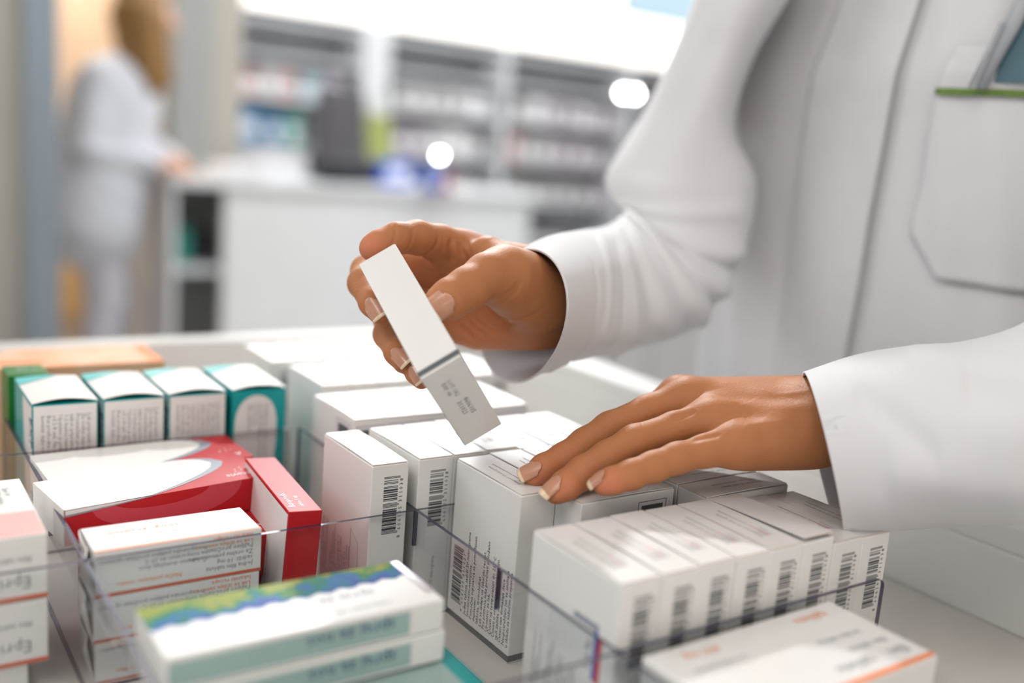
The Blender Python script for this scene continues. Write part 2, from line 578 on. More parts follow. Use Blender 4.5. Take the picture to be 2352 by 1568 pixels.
def make_teal(kind):
    r = empty('teal_carton')
    w, d, h = 0.0335, 0.060, 0.0855
    b = MB().box((0, 0, 0), (w, d, h - 0.001), 0)
    b.build('carton_body', 'teal_card', r, bevel=0.0004)
    lid = MB()
    n = 12
    vs = []; fs = []
    for i in range(n + 1):
        s_ = i / n
        up = 0.0022 * math.sin(math.pi * s_)
        vs += [(w * s_, 0.0006, h + up), (w * s_, d, h + up * 0.4), (w * s_, 0.0006, h + up - 0.0005)]
    for i in range(n):
        a = 3 * i
        fs += [(a, a + 3, a + 4, a + 1), (a, a + 2, a + 5, a + 3)]
    lid.add(vs, fs, 0)
    # teal curve at the far left of the lid
    tv = []
    for i in range(n + 1):
        s_ = i / n
        tv.append((s_, 0.0022 * math.sin(math.pi * s_)))
    q = []
    for s_, up in tv[:9]:
        q.append((w * s_, d, h + up * 0.4 + 0.0003))
    base = []
    for s_, up in tv[:9]:
        dd = d - 0.017 * (1 - s_ / 0.68) ** 0.7 if s_ < 0.68 else d
        f_ = (dd / d)
        base.append((w * s_, dd, h + up * (1 - 0.6 * f_) + 0.0003))
    k = len(q)
    lid.add(q + base, [(i, k + i, k + i + 1, i + 1) for i in range(k - 1)], 1)
    lid.build('bulging_lid', ['card' if kind < 3 else 'card', 'teal_light'], r)
    pr = MB()
    if kind < 3:
        pr.quad((0, -EPS, 0), (1, 0, 0), (0, 0, 1), 0.0008, 0, w - 0.0006, h - 0.0016, 3)
        lines = ['Lek pripremiti neposredno pre upotrebe', 'Za oralnu suspenziju dodati vodu', 'Promu\u0107kati pre svake upotrebe', 'nakon pripreme 10 dana',
                 '1-2 kesice rastvoriti u vodi', 'Uputstvo je prilo\u017eeno', 'od 2-8 sati. Ne sme se', 'Bez prethodne saglasnosti', 'koristiti du\u017ee od 3 dana']
        put_text(pr, '\n'.join(lines), 0.0030, (0.0, -2 * EPS, 0.022), (0, 0, -1), (1, 0, 0), 0, 0, 1)
        pr.v = pr.v[:4]; pr.f = pr.f[:1]; pr.m = pr.m[:1]
        put_text(pr, '\n'.join(lines), 0.0031, (w - 0.0055, -2 * EPS, h - 0.007), (0, 0, -1), (1, 0, 0), 0, 0, 1)
        # left face: EXP
        pr.add([(-EPS, 0.0, 0), (-EPS, 0.0, h - 0.002), (-EPS, 0.030, h - 0.002), (-EPS, 0.020, 0)], [(0, 1, 2, 3)], 3)
        put_text(pr, 'EXP', 0.0105, (-2 * EPS, 0.0050, h - 0.008), (0, 0, -1), (0, -1, 0), 0, -0.002, 2)
    else:
        pts = [(0.0012, 0.0)]
        for i in range(15):
            a = math.pi * (1 - i / 14)
            pts.append((w * 0.44 + (w * 0.40) * math.cos(a), h - 0.030 + 0.026 * math.sin(a) ** 0.6))
        pts.append((w * 0.70, 0.0))
        pr.poly((0, -EPS, 0), (1, 0, 0), (0, 0, 1), pts[::1], 3)
        put_text(pr, 'Pra\u0161ak za oralni rastvor\nza jednokratnu primenu\n20 kesica\nfilm tablete', 0.0036, (w * 0.60, -2 * EPS, h - 0.010), (0, 0, -1), (1, 0, 0), 0, 0, 1)
    pr.build('printed_text', ['ink', 'ink_grey', 'ink_blue', 'card'], r)
    return r


tx = [0.0847, 0.1210, 0.1570, 0.1945]
tl = ['teal and white carton with EXP on its side, leftmost behind the red boxes',
      'teal and white carton with a bulging lid, second from the left behind the red boxes',
      'teal and white carton with a bulging lid, third from the left behind the red boxes',
      'teal carton with a white oval on its front, rightmost behind the red boxes']
for i in range(4):
    o = make_teal(i)
    o.location = (tx[i], 0.5685, FLOORZ)
    tag(o, tl[i], 'medicine box', 'teal cartons behind the red boxes')


def curve_pts(f, n=24):
    return [f(i / n) for i in range(n + 1)]


def make_red(front_text=True):
    """lies on its side: x length, y depth, z height"""
    r = empty('red_carton')
    L, D, H = 0.1055, 0.044, 0.0175
    MB().box((0, 0, 0), (L, D, H)).build('carton_body', 'red_card', r, bevel=0.0004)
    pr = MB()
    # slate outlined white tongue running from the left end, on the top and rolling over the front edge
    o = (0, 0, H + EPS); ex = (1, 0, 0); ey = (0, 1, 0)

    def tongue(grow, tip):
        pts = []
        n = 26
        for i in range(n + 1):                       # far edge, to the tip
            s_ = i / n
            pts.append((tip * s_, D if s_ < 0.78 else D * (0.73 + 0.27 * math.sqrt(max(0, 1 - ((s_ - 0.78) / 0.22) ** 2)))))
        far = pts
        near = []
        for i in range(n + 1):
            s_ = i / n
            s0 = 0.46 if grow == 0 else 0.42
            tt = max(0.0, (s_ - s0) / (1 - s0))
            yy = 0.73 * (1 - (1 - tt) ** 0.62)
            near.append((tip * s_, D * yy))
        near = [(x, min(y - grow * 0.12 if y > 0 else 0, D)) for x, y in near]
        return far, near

    for grow, tip, mi, e in ((0.010, 0.0925, 1, 1.0), (0.0, 0.0865, 0, 2.0)):
        far, near = tongue(grow, tip)
        vs = [(x, y, H + EPS * e) for x, y in far] + [(x, max(0, y), H + EPS * e) for x, y in near]
        k = len(far)
        pr.add(vs, [(i, k + i, k + i + 1, i + 1) for i in range(k - 1)], mi)
    # on the front face: white wedge with slate edge, rose crescent
    for e, dz, mi, ln in ((1.0, 0.0032, 1, 0.044), (2.0, 0.0022, 0, 0.040)):
        n = 14
        vs = []
        for i in range(n + 1):
            s_ = i / n
            vs.append((ln * s_, -EPS * e, H))
        for i in range(n + 1):
            s_ = i / n
            vs.append((ln * s_, -EPS * e, H - dz * (1 - s_) ** 0.9))
        pr.add(vs, [(i, i + 1, n + 2 + i, n + 1 + i) for i in range(n)], mi)
    n = 20
    vs = []
    for i in range(n + 1):
        a = math.pi * i / n
        vs.append((0.050 - 0.038 * math.cos(a), -EPS * 0.7, max(0.0003, H - 0.0150 * math.sin(a) ** 0.9)))
    for i in range(n + 1):
        a = math.pi * i / n
        vs.append((0.046 - 0.024 * math.cos(a), -EPS * 0.7, H - 0.0058 * math.sin(a)))
    pr.add(vs, [(i, i + 1, n + 2 + i, n + 1 + i) for i in range(n)], 2)
    # maker's word and dots at the right end of the top, small print at the foot of the front
    put_text(pr, 'Actavis', 0.0062, (L - 0.004, 0.010, H + EPS), (-1, 0, 0), (0, -1, 0), 0, 0, 3)
    for (dx, dy) in ((0.010, 0.018), (0.0135, 0.016), (0.0075, 0.016), (0.0105, 0.0145), (0.0145, 0.013)):
        pr.quad((L - dx, dy, H + EPS), (1, 0, 0), (0, 1, 0), -0.0004, -0.0004, 0.0004, 0.0004, 3)
    put_text(pr, '\u00ae 30 tableta', 0.0046, (0.045, -EPS, 0.0044), (-1, 0, 0), (0, 0, -1), 0, 0, 3)
    pr.build('printed_pattern', ['card', 'slate_print', 'red_swirl', 'ink_white'], r)
    fl = MB().box((-0.0005, 0.0008, 0.0006), (0.0, D - 0.0008, H + 0.0004))
    fl.build('end_flap', 'card_flat', r, bevel=0.0001)
    return r


red = make_red()
red.location = (0.0826, 0.4650, -0.0145)
red.rotation_euler = (0, 0, math.radians(8.5))
tag(red, 'red carton with a slate-edged white tongue, lying nearest on the red stack', 'medicine box', 'red cartons with a white tongue')
red2 = copy_tree(red)
red2.location = (0.0836, 0.5100, -0.0152)
red2.rotation_euler = (0, 0, math.radians(2.5))
tag(red2, 'red carton with a slate-edged white tongue, lying behind the nearest one against the teal cartons', 'medicine box', 'red cartons with a white tongue')
r3 = empty('red_carton', (0.0940, 0.4470, -0.0370), (0, 0, 0),
           'lower red carton reading 30, sticking out under the stack beside the tilted red one', 'medicine box')
MB().box((0, 0, 0), (0.0830, 0.0460, 0.0220)).build('carton_body', 'red_card', r3, bevel=0.0004)
t = MB()
put_text(t, '\u00ae 30', 0.0046, (0.0795, 0.014, 0.0220 + EPS), (-1, 0, 0), (0, -1, 0), 0, 0, 0)
t.build('printed_text', ['ink_white'], r3)
r4 = empty('red_carton', (0.0935, 0.4500, -0.0590), (0, 0, 0),
           'bottom red carton of the stack, lying flat on the drawer floor', 'medicine box')
MB().box((0, 0, 0), (0.0810, 0.0440, 0.0215)).build('carton_body', 'red_card', r4, bevel=0.0004)

# the tilted red box
tr = empty('red_carton', (0.1668, 0.4160, FLOORZ + 0.0010), (0, math.radians(3.0), math.radians(-5.5)),
           'upright red carton leaning over in the gap between the red stack and the white cartons', 'medicine box')
MB().box((0, 0, 0), (0.0163, 0.083, 0.0655)).build('carton_body', 'red_card', tr, bevel=0.0004)
sp = MB()
sp.quad((-EPS, 0.083, 0), (0, -1, 0), (0, 0, 1), 0.001, 0.001, 0.0825, 0.064, 0)
put_text(sp, 'Pre primene leka\npro\u010ditati uputstvo\nza lek.', 0.003, (-2 * EPS, 0.030, 0.004), (0, 0, 1), (0, 1, 0), 0, 0, 1)
sp.build('white_side_panel', ['card', 'ink_grey'], tr)
t = MB()
put_text(t, 'Bisoprolol', 0.0048, (0.0030, 0.006, 0.0655 + EPS), (0, 1, 0), (-1, 0, 0), 0, -0.002, 0)
put_text(t, 'tablete 5 mg', 0.0030, (0.0075, 0.006, 0.0655 + EPS), (0, 1, 0), (-1, 0, 0), 0, -0.002, 0)
t.build('printed_text', ['ink_white'], tr)


def make_orange_white():
    r = empty('striped_carton')
    L, D, H = 0.0720, 0.0300, 0.0205
    MB().box((0, 0, 0), (L, D, H)).build('carton_body', 'card', r, bevel=0.0004)
    pr = MB()
    pr.quad((0, 0, H + EPS), (1, 0, 0), (0, 1, 0), 0, 0.0010, L, 0.0026, 0)
    pr.quad((0, 0, H + EPS), (1, 0, 0), (0, 1, 0), 0, 0.0002, L, 0.0008, 1)
    pr.quad((0, -EPS, 0), (1, 0, 0), (0, 0, 1), 0, 0.0004, L, 0.0018, 2)
    put_text(pr, 'Jedna film tableta\nsadr\u017ei: 10 mg\nZa oralnu primenu leka\nPa\u017eljivo pro\u010ditati', 0.0031, (L - 0.004, -EPS, 0.0058), (-1, 0, 0), (0, 0, -1), 0, 0, 1)
    put_text(pr, 'Lek se izdaje samo uz\nlekarski recept.', 0.0030, (L - 0.004, -EPS, 0.0168), (-1, 0, 0), (0, 0, -1), 0, 0, 0)
    put_text(pr, '\u010cuvati van doma\u0161aja dece\nna temperaturi do 25 C\nPre upotrebe pa\u017eljivo pro\u010ditati uputstvo', 0.0028, (0.047, -EPS, 0.0115), (-1, 0, 0), (0, 0, -1), 0, 0, 1)
    put_text(pr, 'Na\u010din primene: oralno', 0.0030, (0.036, -EPS, 0.0060), (-1, 0, 0), (0, 0, -1), 0, 0, 0)
    put_text(pr, '10 mg   30 tableta', 0.0042, (0.040, 0.021, H + EPS), (-1, 0, 0), (0, -1, 0), 0, 0, 0)
    put_text(pr, 'film tablete', 0.0030, (0.038, 0.014, H + EPS), (-1, 0, 0), (0, -1, 0), 0, 0, 3)
    pr.build('printed_stripes', ['ink_orange', 'ink_grey', 'ink_rust', 'slate_print'], r)
    # braille dots on the lid
    bd = MB()
    for i in range(12):
        for j in range(3):
            if (i * 7 + j * 5) % 3:
                x = 0.040 + i * 0.0021 + (i // 2) * 0.0009; y = 0.012 + j * 0.0025; q = 0.0004
                bd.add([(x, y, H + 0.00035), (x - q, y - q, H), (x + q, y - q, H), (x + q, y + q, H), (x - q, y + q, H)],
                       [(0, 1, 2), (0, 2, 3), (0, 3, 4), (0, 4, 1)], 0)
    bd.build('braille_dots', 'card', r)
    # torn end flap at the left
    fl = MB()
    fl.add([(0, 0.001, 0.001), (0, D - 0.001, 0.001), (-0.0004, D - 0.001, H), (-0.0026, D * 0.60, H + 0.0022), (-0.0012, D * 0.30, H - 0.001), (-0.0034, 0.001, H - 0.0015)],
           [(0, 1, 2, 3, 4, 5)], 0)
    fo = fl.build('torn_end_flap', 'card_flat', r)
    sm = fo.modifiers.new('thick', 'SOLIDIFY'); sm.thickness = 0.0004
    return r


ow = make_orange_white()
ow.location = (0.0852, 0.4148, -0.0190)
tag(ow, 'white carton with orange stripe and braille dots, topmost in front of the red boxes', 'medicine box', 'white cartons with orange stripes')
for k, nm in enumerate(('middle of the striped stack behind the blue-green box', 'bottom of the striped stack on the drawer floor')):
    c_ = copy_tree(ow)
    c_.location = (0.0846 + 0.0006 * k, 0.4148, -0.0190 - 0.0206 * (k + 1) + (0.0012 if k else 0))
    tag(c_, 'white carton with a rust stripe, ' + nm, 'medicine box', 'white cartons with orange stripes')

# green and orange boxes at the back left
g = empty('green_carton', (0.0825, 0.6400, FLOORZ), (0, 0, 0), 'small dark green carton with white figures on its lid, behind the leftmost teal carton', 'medicine box')
MB().box((0, 0, 0), (0.0225, 0.0270, 0.0845)).build('carton_body', 'green_card', g, bevel=0.0005)
t = MB()
put_text(t, '10 mg', 0.0055, (0.0205, 0.016, 0.0845 + EPS), (-1, 0, 0), (0, -1, 0), 0, 0, 0)
t.build('printed_text', ['ink_white'], g)
og = empty('peach_carton', (0.030, 0.6700, FLOORZ), (0, 0, 0), 'long peach and white carton with an orange end, lying behind the teal cartons', 'medicine box')
MB().box((0, 0, 0), (0.152, 0.055, 0.082)).build('carton_body', 'peach', og, bevel=0.0005)
t = MB()
t.quad((0, 0, 0.082 + EPS), (1, 0, 0), (0, 1, 0), 0.143, 0.001, 0.1515, 0.054, 0)
t.build('orange_end_band', ['ink_orange'], og)
t = MB()
t.quad((0, 0, 0.082 + EPS), (1, 0, 0), (0, 1, 0), 0.052, 0.012, 0.080, 0.017, 0)
t.quad((0, 0, 0.082 + EPS), (1, 0, 0), (0, 1, 0), 0.052, 0.024, 0.076, 0.028, 1)
t.quad((0, 0, 0.082 + EPS), (1, 0, 0), (0, 1, 0), 0.010, 0.046, 0.060, 0.054, 2)
t.build('printed_bars', ['ink_orange', 'peach', 'teal_pale'], og)


# ---- blue-green box in the foreground and its stack
def picture_material():
    m = bpy.data.materials.new('meadow_and_sky_print')
    m.use_nodes = True
    nt = m.node_tree
    b = nt.nodes['Principled BSDF']
    b.inputs['Roughness'].default_value = 0.5
    b.inputs['Specular IOR Level'].default_value = 0.12
    tc = nt.nodes.new('ShaderNodeTexCoord')
    sx = nt.nodes.new('ShaderNodeSeparateXYZ')
    nt.links.new(tc.outputs['Object'], sx.inputs[0])
    n = nt.nodes.new('ShaderNodeTexNoise')
    n.inputs['Scale'].default_value = 130
    n.inputs['Detail'].default_value = 2
    nt.links.new(tc.outputs['Object'], n.inputs['Vector'])
    ma = nt.nodes.new('ShaderNodeMath'); ma.operation = 'MULTIPLY_ADD'
    ma.inputs[1].default_value = 0.034; ma.inputs[2].default_value = -0.017
    nt.links.new(n.outputs['Fac'], ma.inputs[0])
    ad = nt.nodes.new('ShaderNodeMath'); ad.operation = 'ADD'
    nt.links.new(sx.outputs['Y'], ad.inputs[0]); nt.links.new(ma.outputs[0], ad.inputs[1])
    # less blue towards the left end
    mx = nt.nodes.new('ShaderNodeMath'); mx.operation = 'MULTIPLY_ADD'
    mx.inputs[1].default_value = -0.075; mx.inputs[2].default_value = 0.0055
    nt.links.new(sx.outputs['X'], mx.inputs[0])
    a2 = nt.nodes.new('ShaderNodeMath'); a2.operation = 'ADD'
    nt.links.new(ad.outputs[0], a2.inputs[0]); nt.links.new(mx.outputs[0], a2.inputs[1])
    mr = nt.nodes.new('ShaderNodeMapRange')
    mr.inputs['From Min'].default_value = 0.0240; mr.inputs['From Max'].default_value = 0.0430
    nt.links.new(a2.outputs[0], mr.inputs['Value'])
    cr = nt.nodes.new('ShaderNodeValToRGB')
    e = cr.color_ramp.elements
    e[0].position = 0.0; e[0].color = (0.04, 0.09, 0.33, 1)
    e[1].position = 1.0; e[1].color = (0.24, 0.28, 0.045, 1)
    for p_, c_ in ((0.38, (0.03, 0.15, 0.33, 1)), (0.5, (0.005, 0.17, 0.13, 1)), (0.62, (0.05, 0.20, 0.05, 1)), (0.8, (0.25, 0.28, 0.06, 1))):
        q = e.new(p_); q.color = c_
    nt.links.new(mr.outputs[0], cr.inputs[0])
    nt.links.new(cr.outputs[0], b.inputs['Base Color'])
    return m


MT['picture'] = picture_material()
PL, PD, PH = 0.1080, 0.0400, 0.0128
for k in range(2):
    r = empty('blue_green_carton', (0.0862 + 0.001 * k, 0.3120 - 0.0005 * k, 0.0045 - PH * (k + 1) - 0.0004 * k), (0, 0, 0),
              ['white carton with a blue-green meadow picture and silver end, nearest at lower left',
               'pale carton lying directly beneath the blue-green picture carton'][k], 'medicine box', 'cartons with a pale teal front')
    MB().box((0, 0, 0), (PL, PD, PH)).build('carton_body', 'card', r, bevel=0.0006)
    pr = MB()
    if k == 0:
        n = 40
        vs = [(PL * 0.965 * i / n, PD - 0.0002, PH + EPS) for i in range(n + 1)] + \
             [(PL * 0.965 * i / n, PD - 0.0140 - 0.0012 * math.sin(i * 1.7) - 0.0050 * (1 - i / n), PH + EPS) for i in range(n + 1)]
        pr.add(vs, [(i, n + 1 + i, n + 2 + i, i + 1) for i in range(n)], 0)
        pr.quad((0, 0, PH + 2 * EPS), (1, 0, 0), (0, 1, 0), PL * 0.965, 0.008, PL - 0.0004, PD - 0.0004, 1)
        put_text(pr, 'sprej za nos', 0.0075, (PL - 0.022, 0.020, PH + EPS), (-1, 0, 0), (0, -1, 0), 0, 0, 2)
        put_text(pr, 'suspenzija 140 doza', 0.0042, (PL - 0.020, 0.008, PH + EPS), (-1, 0, 0), (0, -1, 0), 0, 0, 2)
    pr.quad((0, -EPS, 0), (1, 0, 0), (0, 0, 1), 0.001, 0.0015, PL * 0.86, PH - 0.002, 3)
    put_text(pr, 'sprej za nos', 0.0075, (PL * 0.80, -2 * EPS, PH - 0.0055), (-1, 0, 0), (0, 0, -1), 0, -0.002, 4)
    pr.build('printed_picture' if k == 0 else 'printed_text', ['picture', 'silver', 'slate_print', 'teal_pale', 'ink_blue'], r)
tb = empty('teal_carton', (0.0900, 0.2700, FLOORZ), (0, 0, math.radians(-1)), 'dark-rimmed teal carton standing lowest at near left', 'medicine box')
MB().box((0, 0, 0), (0.1120, 0.0700, 0.0360)).build('carton_body', 'teal_card', tb, bevel=0.0006)
t = MB()
t.quad((0, 0, 0.0360 + EPS), (1, 0, 0), (0, 1, 0), 0.002, 0.002, 0.104, 0.068, 0)
t.build('pale_lid_print', ['teal_pale'], tb)

# ---- left edge box stack
for k in range(2):
    r = empty('pink_banded_carton', (-0.0455, 0.4180, 0.0130 - 0.0285 * (k + 1)), (0, 0, math.radians(0)),
              ['white carton with a pink and vermilion lid band, topmost at the left edge',
               'white carton under the pink-banded one at the left picture edge'][k], 'medicine box', 'pink-banded cartons')
    L, D, H = 0.113, 0.072, 0.0280
    MB().box((0, 0, 0), (L, D, H)).build('carton_body', 'card', r, bevel=0.0006)
    pr = MB()
    if k == 0:
        pr.quad((0, 0, H + EPS), (1, 0, 0), (0, 1, 0), 0.094, 0.001, L - 0.0005, 0.028, 0)
        pr.quad((0, 0, H + EPS), (1, 0, 0), (0, 1, 0), 0.040, 0.001, 0.094, 0.028, 1)
        put_text(pr, 'Epri 10\n30 film tableta', 0.0036, (0.104, 0.060, H + EPS), (0, -1, 0), (1, 0, 0), 0, 0, 2)
    pr.quad((0, -EPS, 0), (1, 0, 0), (0, 0, 1), 0, 0.0004, L, 0.0022, 3)
    put_text(pr, 'Epri 1x10 mg', 0.0075, (L - 0.006, -EPS, 0.0095), (-1, 0, 0), (0, 0, -1), 0, -0.001, 2)
    put_text(pr, 'film tableta sa zastavom', 0.0036, (L - 0.006, -EPS, 0.0190), (-1, 0, 0), (0, 0, -1), 0, 0, 2)
    pr.build('printed_text', ['pink', 'orange_red', 'ink_grey', 'ink_rust'], r)
st = empty('white_carton', (-0.050, 0.4200, FLOORZ), (0, 0, 0), 'plain white carton at the foot of the pink-banded stack', 'medicine box')
MB().box((0, 0, 0), (0.110, 0.070, 0.0140)).build('carton_body', 'card', st, bevel=0.0006)

# ---- right foreground box
jb = empty('orange_striped_carton', (0.2415, 0.1950, -0.0410), (0, 0, math.radians(0.6)),
           'large white carton with orange stripe and grey lettering, lying nearest at the lower right', 'medicine box')
L, D, H = 0.1080, 0.0520, 0.0420
MB().box((0, 0, 0), (L, D, H)).build('carton_body', 'card', jb, bevel=0.0010, seg=3)
pr = MB()
pr.quad((0, 0, H + EPS), (1, 0, 0), (0, 1, 0), 0.002, 0.0006, L - 0.001, 0.0032, 0)
put_text(pr, 'film    tablete', 0.0078, (L - 0.006, 0.0125, H + EPS), (-1, 0, 0), (0, -1, 0), 0, 0, 1)
put_text(pr, 'film tablete', 0.0050, (L - 0.008, 0.0200, H + EPS), (-1, 0, 0), (0, -1, 0), 0, 0, 2)
put_text(pr, '30 film tableta', 0.0045, (L - 0.012, 0.0290, H + EPS), (-1, 0, 0), (0, -1, 0), 0, 0, 2)
put_text(pr, 'tablete', 0.0070, (L - 0.012, 0.0465, H + EPS), (-1, 0, 0), (0, -1, 0), 0, 0, 3)
put_text(pr, '400 mg', 0.0060, (0.032, 0.0455, H + EPS), (-1, 0, 0), (0, -1, 0), 0, 0, 3)
put_text(pr, 'za oralnu primenu', 0.0036, (0.036, 0.0350, H + EPS), (-1, 0, 0), (0, -1, 0), 0, 0, 2)
pr.build('printed_text', ['ink_orange', 'ink_grey', 'slate_print', 'ink_orange'], jb)

# ---------------------------------------------------------------- acrylic dividers
TH = 0.0020


def divider(axis, pos, a, b, label, slots, z0=FLOORZ + 0.0003, rounded=False):
    """a clear sheet with open slots cut down from (or up to) its edge where it crosses another"""
    r = empty('acrylic_divider', (0, 0, 0), (0, 0, 0), label, 'divider', 'clear dividers of the drawer')
    sh = MB(); ed = MB()
    t = TH / 2

    def pt(u, z, s_):
        return (pos + s_ * t, u, z) if axis == 'x' else (u, pos + s_ * t, z)
    # outline, with slots
    top = 0.0
    out = [(a, z0), (b, z0)]
    if rounded:
        for i in range(7):
            an = math.pi / 2 * i / 6
            out.append((b - 0.004 + 0.004 * math.cos(an), top - 0.004 + 0.004 * math.sin(an)))
    else:
        out.append((b, top))
    for s_ in sorted(slots, reverse=True):
        out += [(s_ + 0.0006, top), (s_ + 0.0006, top - 0.019), (s_ - 0.0006, top - 0.019), (s_ - 0.0006, top)]
    out.append((a, top))
    n = len(out)
    for s_ in (-1, 1):
        bm = bmesh.new()
        vv = [bm.verts.new(pt(u, z, s_)) for u, z in out]
        f_ = bm.faces.new(vv)
        bmesh.ops.triangulate(bm, faces=[f_])
        bm.verts.index_update()
        vs = [tuple(v.co) for v in bm.verts]
        fs = [tuple(v.index for v in f.verts) for f in bm.faces]
        bm.free()
        if s_ * (1 if axis == 'x' else -1) < 0:
            fs = [f[::-1] for f in fs]
        sh.add(vs, fs)
    vs = []; fs = []
    for i in range(n):
        u, z = out[i]
        vs += [pt(u, z, -1), pt(u, z, 1)]
    for i in range(n):
        j = (i + 1) % n
        fs.append((2 * i, 2 * j, 2 * j + 1, 2 * i + 1))
    ed.add(vs, fs)
    sh.build('clear_sheet', 'acrylic', r)
    ed.build('polished_edge', 'acrylic_edge', r)
    return r


divider('x', 0.0810, 0.110, 0.6360, 'clear acrylic divider running from lower left past the red boxes', [0.4925])
divider('x', 0.2365, 0.110, 0.5660, 'clear acrylic divider running beside the slate-banded white carton', [0.3360, 0.4130])
divider('y', 0.2545, 0.0990, 0.3960, 'clear acrylic divider with a rounded end in front of the near barcode row', [], rounded=True)
divider('y', 0.4128, -0.085, 0.2760, 'clear acrylic divider crossing in front of the striped stack and the lone barcoded carton', [])
divider('y', 0.5665, -0.085, 0.2300, 'clear acrylic divider standing between the red boxes and the teal cartons', [])
# small round hole bead where two sheets lock
# ---------------------------------------------------------------- drawer
dr = empty('pharmacy_drawer', (0, 0, 0), (0, 0, 0), 'open white drawer holding the cartons and clear dividers', 'drawer')
X0, X1, Y0, Y1 = -0.092, 0.532, 0.085, 0.835
MB().box((X0, Y0, FLOORZ - 0.012), (X1, Y1, FLOORZ), 0).build('bottom_panel', 'drawer_floor', dr)
MB().box((X0 - 0.026, Y0 - 0.02, FLOORZ - 0.02), (X0, Y1 + 0.026, 0.0)).build('side_panel', 'drawer', dr, bevel=0.002, seg=3)
MB().box((X1, Y0 - 0.02, FLOORZ - 0.02), (X1 + 0.038, Y1 + 0.026, 0.0)).build('side_panel', 'drawer', dr, bevel=0.003, seg=3)
MB().box((X1 - 0.0035, Y0, FLOORZ), (X1, Y1, -0.016)).build('inner_ledge', 'drawer', dr, bevel=0.001)
MB().box((X0, Y1, FLOORZ - 0.02), (X1, Y1 + 0.026, 0.0)).build('back_panel', 'drawer', dr, bevel=0.002, seg=3)
MB().box((X0, Y0 - 0.02, FLOORZ - 0.02), (X1, Y0, -0.02)).build('front_panel', 'drawer', dr, bevel=0.002)
cb = empty('drawer_cabinet', (0, 0, 0), (0, 0, 0), 'white cabinet under the open drawer of cartons', 'cabinet')
MB().box((X0 - 0.026, Y0 - 0.02, FL + 0.08), (X1 + 0.038, Y1 + 0.026, FLOORZ - 0.0205)).build('cabinet_body', 'drawer', cb, bevel=0.003)
MB().box((X0, Y0 + 0.02, FL), (X1, Y1 - 0.02, FL + 0.08)).build('plinth', 'drawer_floor', cb)
# ---------------------------------------------------------------- sculpting tools
def _cone(p, a, b, r1, r2):
    ab = b - a
    t = np.clip(((p - a) @ ab) / (ab @ ab), 0, 1)
    q = p - a - t[:, None] * ab
    return np.sqrt((q * q).sum(1)) - (r1 + (r2 - r1) * t)


def _ell(p, c, r, M=None):
    q = p - c
    if M is not None:
        q = q @ M          # columns of M are the ellipsoid's axes
    k0 = np.sqrt(((q / r) ** 2).sum(1)) + 1e-9
    k1 = np.sqrt(((q / (r * r)) ** 2).sum(1)) + 1e-9
    return k0 * (k0 - 1) / k1


def smin(a, b, k):
    h = np.maximum(k - np.abs(a - b), 0) / k
    return np.minimum(a, b) - h * h * k / 4


def smax(a, b, k):
    return -smin(-a, -b, k)


def surface(f, lo, hi, h):
    """surface-nets mesh of the zero set of f, evaluated only near the surface"""
    lo = np.array(lo, float); hi = np.array(hi, float)
    B = 12
    n = (np.ceil((hi - lo) / h / B).astype(int)) * B
    vol = np.full(tuple(n), 1.0, np.float32)
    ax = [lo[i] + h * np.arange(n[i]) for i in range(3)]
    nb = n // B
    cx = np.stack(np.meshgrid(*[lo[i] + h * (B * np.arange(nb[i]) + (B - 1) / 2) for i in range(3)], indexing='ij'), -1).reshape(-1, 3)
    d0 = f(cx)
    rad = h * B * 0.5 * 1.7321 * 1.25 + 0.004
    for idx, dd in zip(np.ndindex(*nb), d0):
        s0, s1, s2 = (slice(i * B, (i + 1) * B) for i in idx)
        if abs(dd) > rad:
            vol[s0, s1, s2] = 1.0 if dd > 0 else -1.0
            continue
        g = np.stack(np.meshgrid(ax[0][s0], ax[1][s1], ax[2][s2], indexing='ij'), -1).reshape(-1, 3)
        vol[s0, s1, s2] = f(g).reshape(B, B, B)
    ins = vol < 0
    c = [ins[dx:n[0] - 1 + dx, dy:n[1] - 1 + dy, dz:n[2] - 1 + dz] for dx in (0, 1) for dy in (0, 1) for dz in (0, 1)]
    cnt = sum(x.astype(np.int8) for x in c)
    act = (cnt > 0) & (cnt < 8)
    ii = np.argwhere(act)
    vid = -np.ones(act.shape, np.int64)
    vid[tuple(ii.T)] = np.arange(len(ii))
    acc = np.zeros((len(ii), 3)); num = np.zeros(len(ii))
    cor = [np.array(t) for t in ((0, 0, 0), (0, 0, 1), (0, 1, 0), (0, 1, 1), (1, 0, 0), (1, 0, 1), (1, 1, 0), (1, 1, 1))]
    val = [vol[tuple((ii + o).T)] for o in cor]
    for a in range(8):
        for b in range(a + 1, 8):
            if np.abs(cor[a] - cor[b]).sum() != 1: continue
            va, vb = val[a], val[b]
            m = (va < 0) != (vb < 0)
            t = np.where(m, va / np.where(m, va - vb, 1), 0)
            acc[m] += (cor[a] + t[m, None] * (cor[b] - cor[a])); num[m] += 1
    V = lo + h * (ii + acc / num[:, None])
    F = []
    for axis in range(3):
        u, v = [(1, 2), (2, 0), (0, 1)][axis]
        sl = [slice(1, n[k] - 1) for k in range(3)]
        A = ins[tuple(sl)]
        sl2 = list(sl); sl2[axis] = slice(2, n[axis])
        Bv = ins[tuple(sl2)]
        for flip, m in ((False, A & ~Bv), (True, ~A & Bv)):
            e = np.argwhere(m) + 1
            if not len(e): continue
            du = np.zeros(3, int); du[u] = 1
            dv = np.zeros(3, int); dv[v] = 1
            q = [vid[tuple((e - o).T)] for o in (du * 0, du, du + dv, dv)]
            q = np.stack(q, 1)
            q = q[(q >= 0).all(1)]
            F.append(q[:, ::-1] if flip else q)
    return V, np.concatenate(F)


